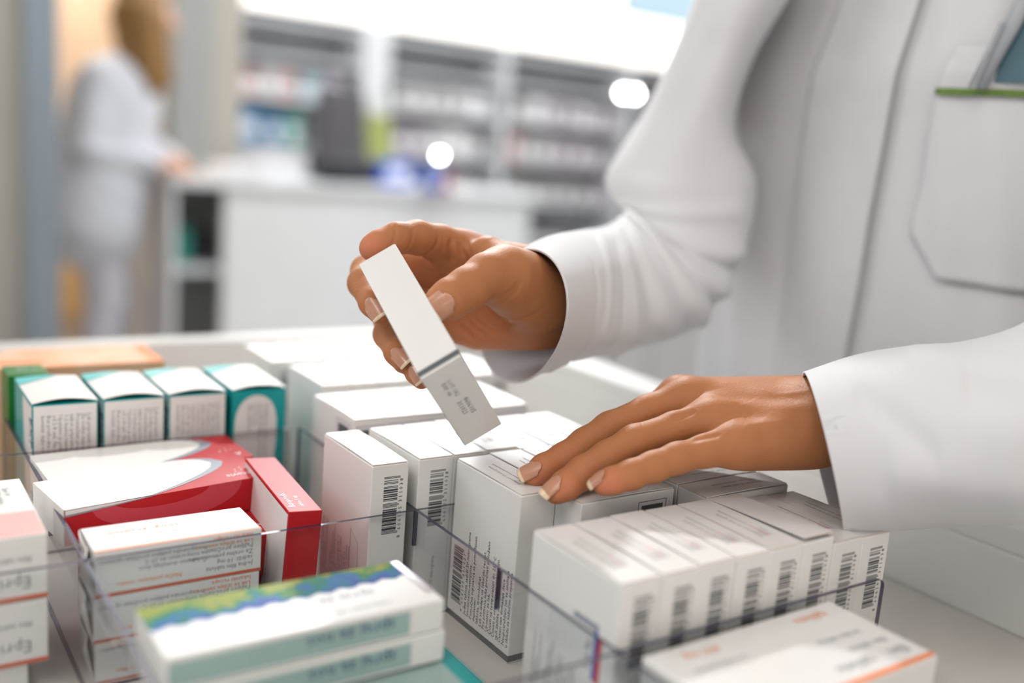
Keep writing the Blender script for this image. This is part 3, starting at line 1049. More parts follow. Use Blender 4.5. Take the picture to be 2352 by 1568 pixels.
def np_mesh(name, V, F):
    me = bpy.data.meshes.new(name)
    me.vertices.add(len(V)); me.vertices.foreach_set('co', np.asarray(V, np.float32).ravel())
    me.loops.add(F.size); me.loops.foreach_set('vertex_index', F.astype(np.int32).ravel())
    me.polygons.add(len(F))
    me.polygons.foreach_set('loop_start', np.arange(0, F.size, 4, dtype=np.int32))
    me.polygons.foreach_set('loop_total', np.full(len(F), 4, np.int32))
    me.update(calc_edges=True)
    me.validate()
    return me


def normals(V, F):
    a = V[F[:, 2]] - V[F[:, 0]]; b = V[F[:, 3]] - V[F[:, 1]]
    nf = np.cross(a, b)
    N = np.zeros_like(V)
    for k in range(4):
        np.add.at(N, F[:, k], nf)
    return N / (np.linalg.norm(N, axis=1)[:, None] + 1e-12)


def relax(V, F, it=1, w=0.5):
    for _ in range(it):
        A = np.zeros_like(V); c_ = np.zeros(len(V))
        for k in range(4):
            np.add.at(A, F[:, k], V[F[:, (k + 1) % 4]] + V[F[:, (k + 3) % 4]])
            np.add.at(c_, F[:, k], 2)
        V = V * (1 - w) + w * A / c_[:, None]
    return V


class Skin:
    def __init__(s, V, F):
        s.V = V; s.F = F; s.N = normals(V, F)
        s.bvh = BVHTree.FromPolygons([Vector(v) for v in V], [tuple(map(int, f)) for f in F])
        s.blush = np.zeros(len(V))

    def at(s, px, py):
        o = Vector((0, 0, CAMZ))
        d = Vector(P(px, py, 1.0)) - o
        d.normalize()
        hit = s.bvh.ray_cast(o, d)
        return (np.array(hit[0]), np.array(hit[1])) if hit[0] is not None else (None, None)

    def crease(s, pts, depth=0.0005, width=0.0008, puff=0.12):
        """a fold line across the skin through the given surface spots"""
        q = [s.at(*p)[0] for p in pts]
        q = [p for p in q if p is not None]
        if len(q) < 2: return
        best = np.full(len(s.V), 1.0)
        lo_ = np.min(q, 0) - 0.004; hi_ = np.max(q, 0) + 0.004
        sel = np.where(((s.V > lo_) & (s.V < hi_)).all(1))[0]
        X = s.V[sel]
        bd = np.full(len(sel), 1.0)
        tt = np.zeros(len(sel))
        for i in range(len(q) - 1):
            ab = q[i + 1] - q[i]
            t = np.clip(((X - q[i]) @ ab) / (ab @ ab + 1e-12), 0, 1)
            dd = np.linalg.norm(X - q[i] - t[:, None] * ab, axis=1)
            m = dd < bd
            bd[m] = dd[m]; tt[m] = (i + t[m]) / (len(q) - 1)
        fade = np.clip(np.minimum(tt, 1 - tt) * 5, 0.15, 1)
        amt = (-depth * np.exp(-(bd / width) ** 2) + depth * puff * np.exp(-((bd - 2.2 * width) / (1.3 * width)) ** 2)) * fade
        s.V[sel] += s.N[sel] * amt[:, None]

    def flush(s, px, py, r, amount):
        c, _ = s.at(px, py)
        if c is None: return
        d = np.linalg.norm(s.V - c, axis=1)
        s.blush = np.maximum(s.blush, amount * np.exp(-(d / r) ** 2))

    def swell(s, px, py, r, amount):
        c, _ = s.at(px, py)
        if c is None: return
        d = np.linalg.norm(s.V - c, axis=1)
        s.V += s.N * (amount * np.exp(-(d / r) ** 2))[:, None]


def nail(sk, px, py, tip, L, W, parent, curve=0.0062, lift=0.0004, free=0.22, flat=0.0):
    """a curved plate grown on the skin at (px, py), pointing to the spot tip"""
    c, n = sk.at(px, py)
    if c is None:
        print('NAIL MISSED', px, py); return
    ax = np.array(tip) - c
    ax -= n * (ax @ n); ax /= np.linalg.norm(ax)
    side = np.cross(n, ax)
    nu, nv = 12, 14
    vs = []; fs = []; mi = []
    for j in range(nv + 1):
        v = j / nv
        for i in range(nu + 1):
            u = -1 + 2 * i / nu
            half = W / 2 * (1 - 0.30 * max(0, 0.35 - v) ** 1.5 / 0.35 ** 1.5 * abs(u) ** 0.5) * (1.0 - 0.06 * max(0, v - 0.7) / 0.3)
            base = -0.42 * L + v * L
            if v < 0.3:   # rounded root
                base += (abs(u) ** 2.2) * 0.22 * L * (1 - v / 0.3)
            if v > 0.8:
                base -= (abs(u) ** 2.5) * 0.06 * L * (v - 0.8) / 0.2
            x = u * half
            drop = curve - math.sqrt(max(curve ** 2 - x ** 2, 1e-9))
            up = lift - drop - 0.0006 * (v - 0.45) ** 2 * 4 * (v > 0.45)
            vs.append(c + side * x + ax * base + n * up)
    for j in range(nv):
        for i in range(nu):
            a = j * (nu + 1) + i
            fs.append((a, a + 1, a + nu + 2, a + nu + 1))
            mi.append(1 if (j + 0.5) / nv > 1 - free else 0)
    mb = MB(); mb.add(vs, fs); mb.m = mi
    o = mb.build('fingernail', ['nail', 'nail_tip'], parent, smooth=True)
    sm = o.modifiers.new('thick', 'SOLIDIFY'); sm.thickness = 0.00045; sm.offset = -1
    return o


def hand_field(chains, palm, extra=(), kf=0.0025, kp=0.008):
    """chains: lists of (point, radius); palm: cones (a, b, r1, r2, k); extra: ellipsoids"""
    def f(p):
        base = None
        for a, b, r1, r2 in palm:
            d_ = _cone(p, a, b, r1, r2)
            base = d_ if base is None else smin(base, d_, kp)
        for c_, r_, M_ in extra:
            base = smin(base, _ell(p, c_, r_, M_), kp)
        tot = base
        for ch in chains:
            d_ = None
            for (a, r1), (b, r2) in zip(ch[:-1], ch[1:]):
                e = _cone(p, a, b, r1, r2)
                d_ = e if d_ is None else smin(d_, e, kf)
            tot = np.minimum(tot, smin(base, d_, kp))
        return tot
    return f


def chain(*q):
    return [(P(a, b, c_), r) for a, b, c_, r in q]


# ---------------------------------------------------------------- the pharmacist
ph = empty('person', (0.72, 0.40, FL), (0, 0, 0), 'pharmacist in a white coat sorting cartons, holding one up in the right hand', 'person')
PH0 = np.array([0.72, 0.40, FL])

# --- right hand, holding the carton
def on_left_face(px, py, r, slack=0.0):
    """distance along the view at which a fingertip of radius r rests on the held carton's left face"""
    best = None
    for t in np.linspace(0.40, 0.62, 441):
        q = (P(px, py, t) - HT) @ HRn
        e = abs(q[0] + r - slack)
        if best is None or e < best[0]: best = (e, t, q)
    return best[1]


dm = min(max(on_left_face(866, 708, 0.0072), 0.470), 0.500)
drg = min(max(on_left_face(920, 822, 0.0066), 0.458), 0.500)
dpk = min(max(on_left_face(962, 868, 0.0058), 0.452), 0.495)
print('TIP DEPTHS', dm, drg, dpk)
idx = chain((856, 570, 0.498, .0068), (872, 563, 0.499, .0074), (912, 547, 0.503, .0078), (958, 545, 0.514, .0086), (1010, 560, 0.528, .0100), (1062, 588, 0.540, .0118))
mid = chain((872, 716, dm, .0062), (858, 694, dm + .004, .0072), (835, 650, dm + .022, .0080), (842, 622, dm + .040, .0083), (905, 610, 0.545, .0088), (1025, 622, 0.556, .0112))
rng = chain((928, 832, drg, .0058), (914, 808, drg + .005, .0068), (892, 768, drg + .022, .0076), (893, 735, drg + .042, .0079), (960, 690, 0.556, .0088), (1040, 675, 0.566, .0112))
pky = chain((968, 872, dpk, .0048), (958, 854, dpk + .004, .0058), (946, 828, dpk + .020, .0064), (955, 800, dpk + .042, .0068), (1000, 760, 0.555, .0078), (1060, 735, 0.567, .0105))
thb = chain((1013, 697, 0.462, .0082), (1034, 686, 0.464, .0094), (1073, 663, 0.470, .0100), (1118, 632, 0.480, .0106), (1160, 632, 0.492, .0130))
palmc = [
    (P(1062, 588, .540), P(1258, 648, .540), .0118, .0185),
    (P(1025, 622, .556), P(1262, 680, .552), .0112, .0170),
    (P(1040, 675, .566), P(1262, 700, .555), .0112, .0170),
    (P(1060, 735, .567), P(1255, 712, .550), .0108, .0175),
    (P(1155, 640, .495), P(1235, 680, .525), .0150, .0200),
    (P(1100, 755, .562), P(1225, 735, .545), .0120, .0165),
    (P(1262, 690, .550), P(1440, 655, .672), .0225, .0260),
    (P(1062, 588, .540), P(1100, 700, .570), .0100, .0120),
    (P(1120, 585, .520), P(1180, 640, .510), .0100, .0150),
]
fR = hand_field([idx, mid, rng, pky, thb], palmc, [], kf=0.0030, kp=0.0085)
allp = np.array([q[0] for ch in (idx, mid, rng, pky, thb) for q in ch] + [P(1262, 690, .55), P(1420, 660, .64)])
V, F = surface(fR, allp.min(0) - 0.028, allp.max(0) + 0.03, 0.00085)
V = relax(V, F, 2, 0.5)
skR = Skin(V, F)
print('right hand', len(V))
# flexion creases of the index finger
skR.crease([(905, 512), (909, 530), (905, 552), (893, 572)], .0005, .0008)
skR.crease([(940, 510), (948, 530), (944, 556), (926, 580)], .0006, .0009)
skR.crease([(936, 512), (942, 535), (934, 560)], .0003, .0006)
skR.crease([(1000, 512), (1006, 535), (1002, 562), (975, 585), (950, 592)], .0008, .0011)
# palm folds running down from the index knuckle
skR.crease([(1038, 540), (1034, 565), (1036, 590), (1038, 608)], .0013, .0017)
skR.crease([(1052, 552), (1060, 572), (1066, 592)], .0011, .0015)
skR.crease([(1064, 545), (1074, 562), (1080, 580)], .0006, .0011)
skR.crease([(955, 612), (980, 620), (1002, 630)], .0007, .0010)
# hollow and folds under the thumb
for k in range(5):
    skR.crease([(1050 + 16 * k, 742 - 8 * k), (1075 + 20 * k, 765 - 6 * k), (1095 + 26 * k, 785 - 10 * k)], .0014, .0018)
skR.crease([(1100, 702), (1130, 722), (1170, 732), (1215, 728), (1245, 712)], .0010, .0018)
# thumb knuckle wrinkles
for k, dx in enumerate((-14, -8, -2, 5, 12, 19)):
    skR.crease([(1058 + dx, 652), (1070 + dx, 660), (1078 + dx, 672), (1080 + dx, 694), (1072 + dx, 712)], .00030 + .00014 * (k % 2), .0005, 0.0)
for k in range(4):
    skR.crease([(1125 + 5 * k, 682 + 5 * k), (1150 + 5 * k, 680 + 3 * k), (1175 + 4 * k, 665 + 2 * k), (1190 + 4 * k, 640)], .0005, .0008)
# middle and ring joint wrinkles
for k in range(4):
    skR.crease([(802, 655 + 8 * k), (812, 648 + 8 * k), (826, 645 + 8 * k)], .00022, .0005)
    skR.crease([(862, 765 + 7 * k), (872, 758 + 7 * k), (884, 756 + 7 * k)], .00022, .0005)
for (x, y, r, a) in ((848, 570, .009, .9), (870, 715, .006, .5), (1005, 718, .008, .6), (930, 600, .008, .4), (1000, 650, .02, .45), (1100, 760, .03, .35), (955, 868, .006, .5)):
    skR.flush(x, y, r, a)

# --- left hand, resting on the cartons
idx2 = chain((1290, 1072, .500, .0056), (1312, 1058, .503, .0068), (1350, 1030, .509, .0076), (1428, 988, .515, .0080), (1500, 945, .518, .0084), (1560, 914, .519, .0096))
mid2 = chain((1228, 1091, .4745, .0058), (1250, 1076, .4765, .0069), (1296, 1054, .482, .0076), (1345, 1020, .488, .0079), (1402, 985, .493, .0084), (1490, 945, .499, .0084), (1582, 920, .504, .0108))
rng2 = chain((1278, 1130, .4560, .0056), (1298, 1115, .4585, .0068), (1340, 1085, .464, .0076), (1395, 1052, .470, .0079), (1458, 1016, .475, .0083), (1550, 985, .481, .0082), (1640, 968, .486, .0106))
pky2 = chain((1385, 1112, .4480, .0050), (1405, 1104, .449, .0060), (1450, 1090, .452, .0066), (1500, 1072, .456, .0069), (1555, 1052, .460, .0071), (1620, 1036, .464, .0074), (1690, 1022, .470, .0092))
thb2 = chain((1430, 1060, .520, .007), (1480, 1035, .520, .009), (1560, 1010, .518, .0105), (1660, 985, .512, .013))
palm2 = [
    (P(1562, 908, .519), P(1875, 930, .508), .0098, .0150),
    (P(1582, 920, .504), P(1875, 945, .498), .0108, .0155),
    (P(1640, 968, .486), P(1878, 965, .488), .0106, .0165),
    (P(1690, 1022, .470), P(1882, 985, .478), .0098, .0165),
    (P(1660, 985, .512), P(1860, 975, .508), .0150, .0170),
    (P(1640, 968, .500), P(1800, 985, .495), .0140, .0180),
    (P(1720, 1030, .478), P(1860, 1015, .478), .0100, .0120),
    (P(1880, 965, .492), P(2200, 960, .490), .0205, .0300),
]
fL = hand_field([idx2, mid2, rng2, pky2, thb2], palm2, [], kf=0.0030, kp=0.0080)
allp = np.array([q[0] for ch in (idx2, mid2, rng2, pky2, thb2) for q in ch] + [P(1882, 985, .478), P(2050, 960, .49)])
V, F = surface(fL, allp.min(0) - 0.028, allp.max(0) + 0.03, 0.00085)
V = relax(V, F, 2, 0.5)
skL = Skin(V, F)
print('left hand', len(V))
# knuckles, tendons and veins on the back
for (x, y, r, a) in ((1582, 895, .009, .0006), (1640, 945, .010, .0008), (1690, 1002, .009, .0006), (1402, 968, .007, .0004), (1456, 1000, .007, .0004), (1560, 1035, .005, .0003)):
    skL.swell(x, y, r, a)
skL.crease([(1610, 915), (1700, 912), (1800, 915), (1870, 918)], .0009, .0042, 0.25)
skL.crease([(1680, 965), (1740, 955), (1820, 955), (1870, 955)], .0009, .0047, 0.25)
skL.crease([(1730, 1000), (1790, 992), (1870, 985)], .0007, .0047, 0.2)
skL.crease([(1600, 940), (1570, 955), (1540, 965)], .0010, .0020, 0.2)
skL.crease([(1660, 995), (1620, 1005), (1580, 1012)], .0010, .0020, 0.2)
for v_ in ([(1720, 885), (1780, 905), (1840, 900), (1875, 895)], [(1690, 1010), (1720, 975), (1780, 965)], [(1620, 900), (1680, 920), (1730, 935)]):
    skL.crease(v_, -.0003, .0016, 0.0)
for k in range(6):
    skL.crease([(1383 + 8 * k, 950 - 3 * k), (1386 + 8 * k, 965 - 3 * k), (1396 + 8 * k, 980 - 3 * k)], .0005, .0006, .1)
    skL.crease([(1432 + 8 * k, 985 - 3 * k), (1436 + 8 * k, 1000 - 3 * k), (1446 + 8 * k, 1014 - 3 * k)], .0004, .0006, .1)
for k in range(3):
    skL.crease([(1277 + 7 * k, 1032 - 4 * k), (1282 + 7 * k, 1045 - 4 * k), (1290 + 7 * k, 1060 - 4 * k)], .0003, .0005, .1)
for (x, y, r, a) in ((1240, 1100, .010, .7), (1290, 1128, .010, .7), (1395, 1118, .010, .8), (1300, 1055, .012, .35), (1340, 1090, .012, .3)):
    skL.flush(x, y, r, a)

# --- trunk, neck, head and legs under the coat, coarser
def torso_f(p):
    c0 = np.array([0.755, 0.430, 0.0])
    d_ = _ell(p, c0 + [0, 0, .22], np.array([.100, .150, .24]))
    d_ = smin(d_, _ell(p, c0 + [0, 0, -.10], np.array([.105, .150, .20])), .05)
    d_ = smin(d_, _cone(p, c0 + [0, -.13, .38], c0 + [0, .13, .38], .055, .055), .05)
    d_ = smin(d_, _cone(p, c0 + [0, 0, .40], c0 + [-.03, 0, .50], .05, .048), .02)
    d_ = smin(d_, _ell(p, c0 + [-.055, 0, .585], np.array([.090, .072, .105])), .012)
    d_ = smin(d_, _cone(p, c0 + [-.142, 0, .585], c0 + [-.155, 0, .572], .008, .012), .012)
    for s_ in (-1, 1):
        d_ = smin(d_, _ell(p, c0 + [-.045, .074 * s_, .585], np.array([.018, .008, .028])), .006)
        d_ = smin(d_, _cone(p, c0 + [0, .085 * s_, -.25], c0 + [-.01, .085 * s_, -.56], .082, .052), .03)
        d_ = smin(d_, _cone(p, c0 + [-.01, .085 * s_, -.56], c0 + [.02, .085 * s_, -.89], .050, .036), .02)
        d_ = smin(d_, _cone(p, c0 + [.02, .085 * s_, -.925], c0 + [-.13, .09 * s_, -.93], .032, .026), .02)
    # upper arms to the elbows and on to the forearms
    ra = [c0 + [0, .13, .37], P(1740, -140, .755), P(1650, 100, .768), P(1600, 290, .785), P(1590, 470, .795), P(1530, 610, .745), P(1440, 655, .672)]
    la = [c0 + [0, -.13, .37], P(2680, 200, .62), P(2690, 700, .54), P(2560, 900, .505), P(2370, 970, .492), P(2150, 980, .492)]
    for pts_ in (ra, la):
        for a, b in zip(pts_[:-1], pts_[1:]):
            d_ = smin(d_, _cone(p, np.array(a), np.array(b), .025, .024), .012)
    return d_


V3, F3 = surface(torso_f, (0.30, -0.05, -0.96), (0.93, 0.76, 0.74), 0.007)
V3[:, 2] = np.maximum(V3[:, 2], FL + 0.001)
def hair_f(p):
    h_ = np.array([0.700, 0.430, 0.585])
    d_ = _ell(p, h_ + [.014, 0, .016], np.array([.100, .084, .118]))
    d_ = smax(d_, -_ell(p, h_ + [-.105, 0, -.030], np.array([.075, .075, .105])), .01)
    d_ = smin(d_, _ell(p, h_ + [.100, 0, .02], np.array([.040, .045, .040])), .015)
    return d_ + .002 * np.sin(p[:, 1] * 300 + p[:, 2] * 120)


# join into one body mesh
Vb = np.concatenate([skR.V, skL.V, V3]) - PH0
Fb = np.concatenate([skR.F, skL.F + len(skR.V), F3 + len(skR.V) + len(skL.V)])
me = np_mesh('body', Vb, Fb)
at = me.attributes.new('blush', 'FLOAT', 'POINT')
bl = np.zeros(len(me.vertices), np.float32)
allb = np.concatenate([skR.blush, skL.blush, np.zeros(len(V3))])
bl[:len(allb)] = allb[:len(bl)]
at.data.foreach_set('value', bl)
body = link('body', me, 'skin', ph, True)


def attach(o):
    """parent a piece built in place to the pharmacist"""
    if o is None: return
    o.parent = ph
    o.location = -Vector(PH0)
    return o


# nails: right thumb, middle, ring, little; left middle, ring, little
attach(nail(skR, 1018, 698, P(958, 738, .462), .0128, .0120, None, .0085, free=.18))
attach(nail(skR, 856, 705, P(898, 752, dm), .0130, .0085, None, .0064, free=.15))
attach(nail(skR, 916, 816, P(958, 862, drg), .0125, .0080, None, .0060, free=.15))
attach(nail(skR, 953, 858, P(988, 898, dpk), .0105, .0066, None, .0050, free=.15))
attach(nail(skL, 1221, 1077, P(1190, 1096, .472), .0125, .0080, None, .0062, free=.17))
attach(nail(skL, 1268, 1112, P(1238, 1136, .452), .0125, .0084, None, .0062, free=.18))
attach(nail(skL, 1372, 1096, P(1345, 1106, .446), .0105, .0066, None, .0050, free=.2))


MT['hair_dark'] = mat('dark_brown_hair', (0.10, 0.05, 0.025), 0.5, 0.4, noise=0.4, nscale=60, stretch=(6, 6, 0.6))
Vh, Fh = surface(hair_f, (0.56, 0.32, 0.42), (0.86, 0.54, 0.74), 0.005)
link('hair', np_mesh('hair', Vh - PH0, Fh), 'hair_dark', ph, True)

# --- coat sleeves
def tube(name, rings, nth=96, sub=14, folds=(), noise=0.0, wall=0.0011, mats='cloth', close=False, seed=1, length=0.75):
    """rings: (centre, A end, B end) as (px,py,depth) triples; the skin of a sleeve through elliptical rings"""
    R_ = []
    for c_, a_, b_ in rings:
        c_ = P(*c_) if len(c_) == 3 and abs(c_[0]) > 5 else np.array(c_)
        a_ = P(*a_) if abs(a_[0]) > 5 else np.array(a_)
        b_ = P(*b_) if abs(b_[0]) > 5 else np.array(b_)
        R_.append((c_, a_ - c_, b_ - c_))
    n = len(R_)
    rows = []
    tot = (n - 1) * sub
    for k in range(tot + 1):
        u = k / sub
        i = min(int(u), n - 2); t = u - i
        p0, p1, p2, p3 = R_[max(i - 1, 0)], R_[i], R_[i + 1], R_[min(i + 2, n - 1)]
        row = []
        for j in range(3):
            a, b, c_, d_ = p0[j], p1[j], p2[j], p3[j]
            row.append(0.5 * ((2 * b) + (-a + c_) * t + (2 * a - 5 * b + 4 * c_ - d_) * t * t + (-a + 3 * b - 3 * c_ + d_) * t ** 3))
        rows.append(row)
    rs = np.random.default_rng(seed)
    ph_ = rs.uniform(0, 6.28, 6)
    V = []
    for k, (c_, A, B) in enumerate(rows):
        u = k / tot
        for m in range(nth):
            th = 2 * math.pi * m / nth
            rad = A * math.cos(th) + B * math.sin(th)
            L_ = np.linalg.norm(rad)
            off = 0.0
            for (u0, t0, u1, t1, amp, wd) in folds:
                # ridge (or valley) between two spots; u along the sleeve, angles in degrees
                ax_, ay_, bx_, by_ = u0 * length, math.radians(t0) * .045, u1 * length, math.radians(t1) * .045
                qx, qy = u * length, th * .045
                best = 1.0
                for wrap in (-2 * math.pi * .045, 0.0, 2 * math.pi * .045):
                    dx, dy = bx_ - ax_, by_ - ay_
                    tt = max(0, min(1, ((qx - ax_) * dx + (qy + wrap - ay_) * dy) / (dx * dx + dy * dy)))
                    best = min(best, math.hypot(qx - ax_ - tt * dx, qy + wrap - ay_ - tt * dy))
                off += amp * math.exp(-(best / wd) ** 2)
            if noise:
                off += noise * (math.sin(3 * th + 9 * u + ph_[0]) + 0.7 * math.sin(5 * th - 14 * u + ph_[1]) + 0.5 * math.sin(2 * th + 23 * u + ph_[2])) * min(1, u * 6 + 0.15)
            V.append(c_ + rad * (1 + off / L_))
    Fq = []
    for k in range(tot):
        for m in range(nth):
            a = k * nth + m; b = k * nth + (m + 1) % nth
            Fq.append((a, b, b + nth, a + nth))
    return np.array(V), np.array(Fq), nth, tot


def cloth_obj(name, V, F, mats='cloth', thick=0.0011, sub=1):
    me = np_mesh(name, V - PH0, F)
    o = link(name, me, mats, ph, True)
    sm = o.modifiers.new('thick', 'SOLIDIFY'); sm.thickness = thick; sm.offset = -1
    return o


def hem(name, V, nth, k0, k1, out=0.0005, mats='cloth_in'):
    """a doubled band of cloth over rows k0..k1"""
    Vr = V.reshape(-1, nth, 3)
    cs = Vr.mean(1)
    vs = []; n = k1 - k0
    for k in range(k0, k1 + 1):
        for m in range(nth):
            d_ = Vr[k, m] - cs[k]
            vs.append(Vr[k, m] + d_ / np.linalg.norm(d_) * out)
    Fq = []
    for k in range(n):
        for m in range(nth):
            a = k * nth + m; b = k * nth + (m + 1) % nth
            Fq.append((a, b, b + nth, a + nth))
    return cloth_obj(name, np.array(vs), np.array(Fq), mats, 0.0006)


# right sleeve: cuff hangs open round the wrist
ringsR = [((1188, 732, .545), (1188, 581, .533), (1098, 756, .605)),
          ((1262, 695, .568), (1258, 552, .562), (1190, 705, .620)),
          ((1340, 675, .600), (1335, 536, .600), (1290, 660, .650)),
          ((1430, 655, .655), (1400, 522, .660), (1390, 640, .710)),
          ((1522, 605, .715), (1440, 490, .725), (1480, 585, .772)),
          ((1558, 515, .760), (1418, 462, .770), (1545, 490, .815)),
          ((1565, 410, .775), (1402, 400, .785), (1560, 400, .840)),
          ((1580, 280, .770), (1478, 265, .780), (1570, 280, .835)),
          ((1645, 110, .755), (1562, 88, .760), (1640, 110, .820)),
          ((1735, -80, .740), (1640, -110, .745), (1725, -80, .810)),
          ((1800, -240, .730), (1740, -330, .735), (1790, -240, .800))]
foldsR = [(.455, 345, .475, 200, -.0060, .0050), (.480, 340, .500, 205, .0040, .0070), (.410, 350, .420, 195, -.0060, .0048),
          (.432, 350, .445, 195, .0050, .0060), (.370, 345, .365, 215, -.0045, .0050), (.390, 350, .392, 200, .0045, .0070),
          (.320, 330, .300, 230, -.0030, .0060), (.345, 350, .330, 215, .0035, .0070), (.265, 320, .215, 205, -.0028, .0060),
          (.230, 330, .180, 240, .0025, .0070), (.290, 310, .250, 190, .0028, .0060), (.150, 300, .130, 200, -.0020, .0060), (.06, 200, .26, 190, .0025, .0050),
          (.520, 340, .560, 230, .0030, .0090), (.62, 300, .80, 280, -.0035, .0120), (.55, 350, .85, 330, .0030, .0120)]
Vs, Fs, nth, tot = tube('right_sleeve', ringsR, folds=foldsR, noise=.0010, seed=4)
slv = cloth_obj('right_sleeve', Vs, Fs)
hem('right_cuff', Vs, nth, 0, 12).parent = slv
# left sleeve
ringsL = [((1889, 1048, .484), (1845, 861, .488), (1878, 1062, .532)),
          ((1985, 1020, .478), (1958, 822, .482), (1978, 1020, .524)),
          ((2110, 1003, .472), (2098, 800, .474), (2104, 1003, .522)),
          ((2235, 995, .468), (2215, 790, .470), (2230, 990, .522)),
          ((2370, 970, .466), (2350, 752, .468), (2365, 965, .526)),
          ((2560, 900, .480), (2480, 660, .480), (2560, 895, .545)),
          ((2700, 720, .520), (2520, 560, .520), (2700, 715, .59)),
          ((2720, 480, .560), (2540, 420, .56), (2720, 475, .63)),
          ((2680, 200, .600), (2530, 150, .60), (2680, 195, .67)),
          ((.735, .245, .360), (.660, .270, .385), (.775, .300, .365)),
          ((.760, .330, .410), (.690, .340, .430), (.790, .380, .400))]
foldsL = [(.20, 330, .42, 290, .0030, .0110), (.30, 300, .60, 262, -.0030, .0110), (.45, 330, .62, 300, .0040, .0120),
          (.15, 250, .40, 235, .0025, .0110), (.10, 300, .22, 260, -.0018, .0080), (.50, 270, .60, 220, -.0030, .0100)]
Vs, Fs, nth, tot = tube('left_sleeve', ringsL, folds=foldsL, noise=.0006, seed=9)
slv = cloth_obj('left_sleeve', Vs, Fs)
hem('left_cuff', Vs, nth, 0, 9).parent = slv


# --- coat body: ellipse-like sections about the trunk, open folds down the front
def coat_point(th, z, out=0.0):
    """th: 0 faces -X (the drawer), positive towards the far (right-hand) side"""
    s_ = np.interp(z, [-.55, -.3, -.05, .10, .25, .40, .50], [.255, .245, .232, .240, .250, .225, .10])
    dpt = np.interp(z, [-.55, -.3, -.05, .10, .25, .40, .50], [.165, .155, .145, .150, .160, .130, .08])
    cx = np.interp(z, [-.55, .1, .5], [.758, .752, .760])
    cy = np.interp(z, [-.55, .1, .5], [.440, .440, .430])
    ex = 2.3
    ct, st = math.cos(th), math.sin(th)
    rr = (abs(ct) ** ex + abs(st) ** ex) ** (-1 / ex)
    fold = 0.0
    fold += .0045 * math.exp(-((th - 0.52 - 0.30 * (z - .1)) / .07) ** 2)
    fold += .0035 * math.exp(-((th - 0.80 + 0.10 * (z - .1)) / .09) ** 2)
    fold -= .0035 * math.exp(-((th - 0.30 - 0.30 * (z - .1)) / .08) ** 2)
    fold += .0060 * math.exp(-((th + 0.42 - 0.95 * (z - .10)) / .06) ** 2) * np.clip((z + .05) / .2, 0, 1)
    fold += .0045 * math.exp(-((th + 0.28 - 0.75 * (z - .10)) / .045) ** 2) * np.clip((z + .02) / .2, 0, 1)
    fold += .0024 * math.sin(9 * th + 6 * z) + .0014 * math.sin(14 * th - 17 * z + 1) + .0012 * math.sin(23 * z + 5 * th)
    r_ = rr
    nx, ny = -ct * r_ * (dpt + out + fold), st * r_ * (s_ + out + fold)
    return np.array([cx + nx, cy + ny, z])


def coat_sheet(name, t0, t1, z0, z1, nt, nz, out, mats='cloth', thick=.0013, edge=None):
    V = []
    for j in range(nz + 1):
        z = z0 + (z1 - z0) * j / nz
        a0 = t0(z) if callable(t0) else t0
        a1 = t1(z) if callable(t1) else t1
        for i in range(nt + 1):
            th = a0 + (a1 - a0) * i / nt
            o_ = out(i / nt, z) if callable(out) else out
            V.append(coat_point(th, z, o_))
    F = []
    for j in range(nz):
        for i in range(nt):
            a = j * (nt + 1) + i
            F.append((a, a + 1, a + nt + 2, a + nt + 1))
    return cloth_obj(name, np.array(V), np.array(F)[:, ::-1], mats, thick)


def on_coat(px, py):
    """the (theta, z) of the spot on the coat seen at (px, py)"""
    o = np.array([0, 0, CAMZ]); d_ = P(px, py, 1.0) - o
    best = None
    for th in np.linspace(-1.5, 1.5, 241):
        # solve z along this meridian by a short fixed point
        z = 0.2
        for _ in range(6):
            q = coat_point(th, z, .003)
            s_ = (q - o) @ d_ / (d_ @ d_)
            w_ = o + s_ * d_
            z = w_[2]
        q = coat_point(th, z, .003)
        s_ = (q - o) @ d_ / (d_ @ d_)
        e = np.linalg.norm(o + s_ * d_ - q)
        if best is None or e < best[0]:
            best = (e, th, z)
    return best[1], best[2]


_edge = sorted((on_coat(*q)[::-1] for q in ((2115, 0), (2062, 180), (2030, 330), (2002, 500), (1975, 660), (1950, 830))))
_ez = [e[0] for e in _edge]; _et = [e[1] for e in _edge]


def centre(z):
    if z < _ez[0]:
        return _et[0] + (z - _ez[0]) * 0.1
    return float(np.interp(z, _ez, _et))


coat_sheet('coat_back', lambda z: math.pi * 0.5, lambda z: math.pi * 1.5, -.55, .47, 60, 60, 0.0)
coat_sheet('coat_right_front', lambda z: centre(z), math.pi * 0.5, -.55, .47, 90, 110, lambda s, z: .0050 + .0015 * math.exp(-(s / .02) ** 2))
coat_sheet('coat_left_front', -math.pi * 0.5, lambda z: centre(z) + .12, -.55, .47, 90, 110, 0.0)
# button placket on the overlapping edge
plk = coat_sheet('placket', lambda z: centre(z), lambda z: centre(z) + .30, -.55, .45, 24, 110, lambda s, z: .0072 - .0018 * math.exp(-((s - 1) / .04) ** 2), 'cloth_in', .0014)
# stitch line along the placket
stv = MB()
z = -.5
while z < .44:
    for th_ in (centre(z) + .275,):
        a = coat_point(th_, z, .0080); b = coat_point(th_, z + .0020, .0080)
        side = np.array([0, .0002, 0])
        stv.add([a - side - PH0, a + side - PH0, b + side - PH0, b - side - PH0], [(0, 1, 2, 3)])
    z += .0034
stv.build('stitch_line', 'thread', plk)


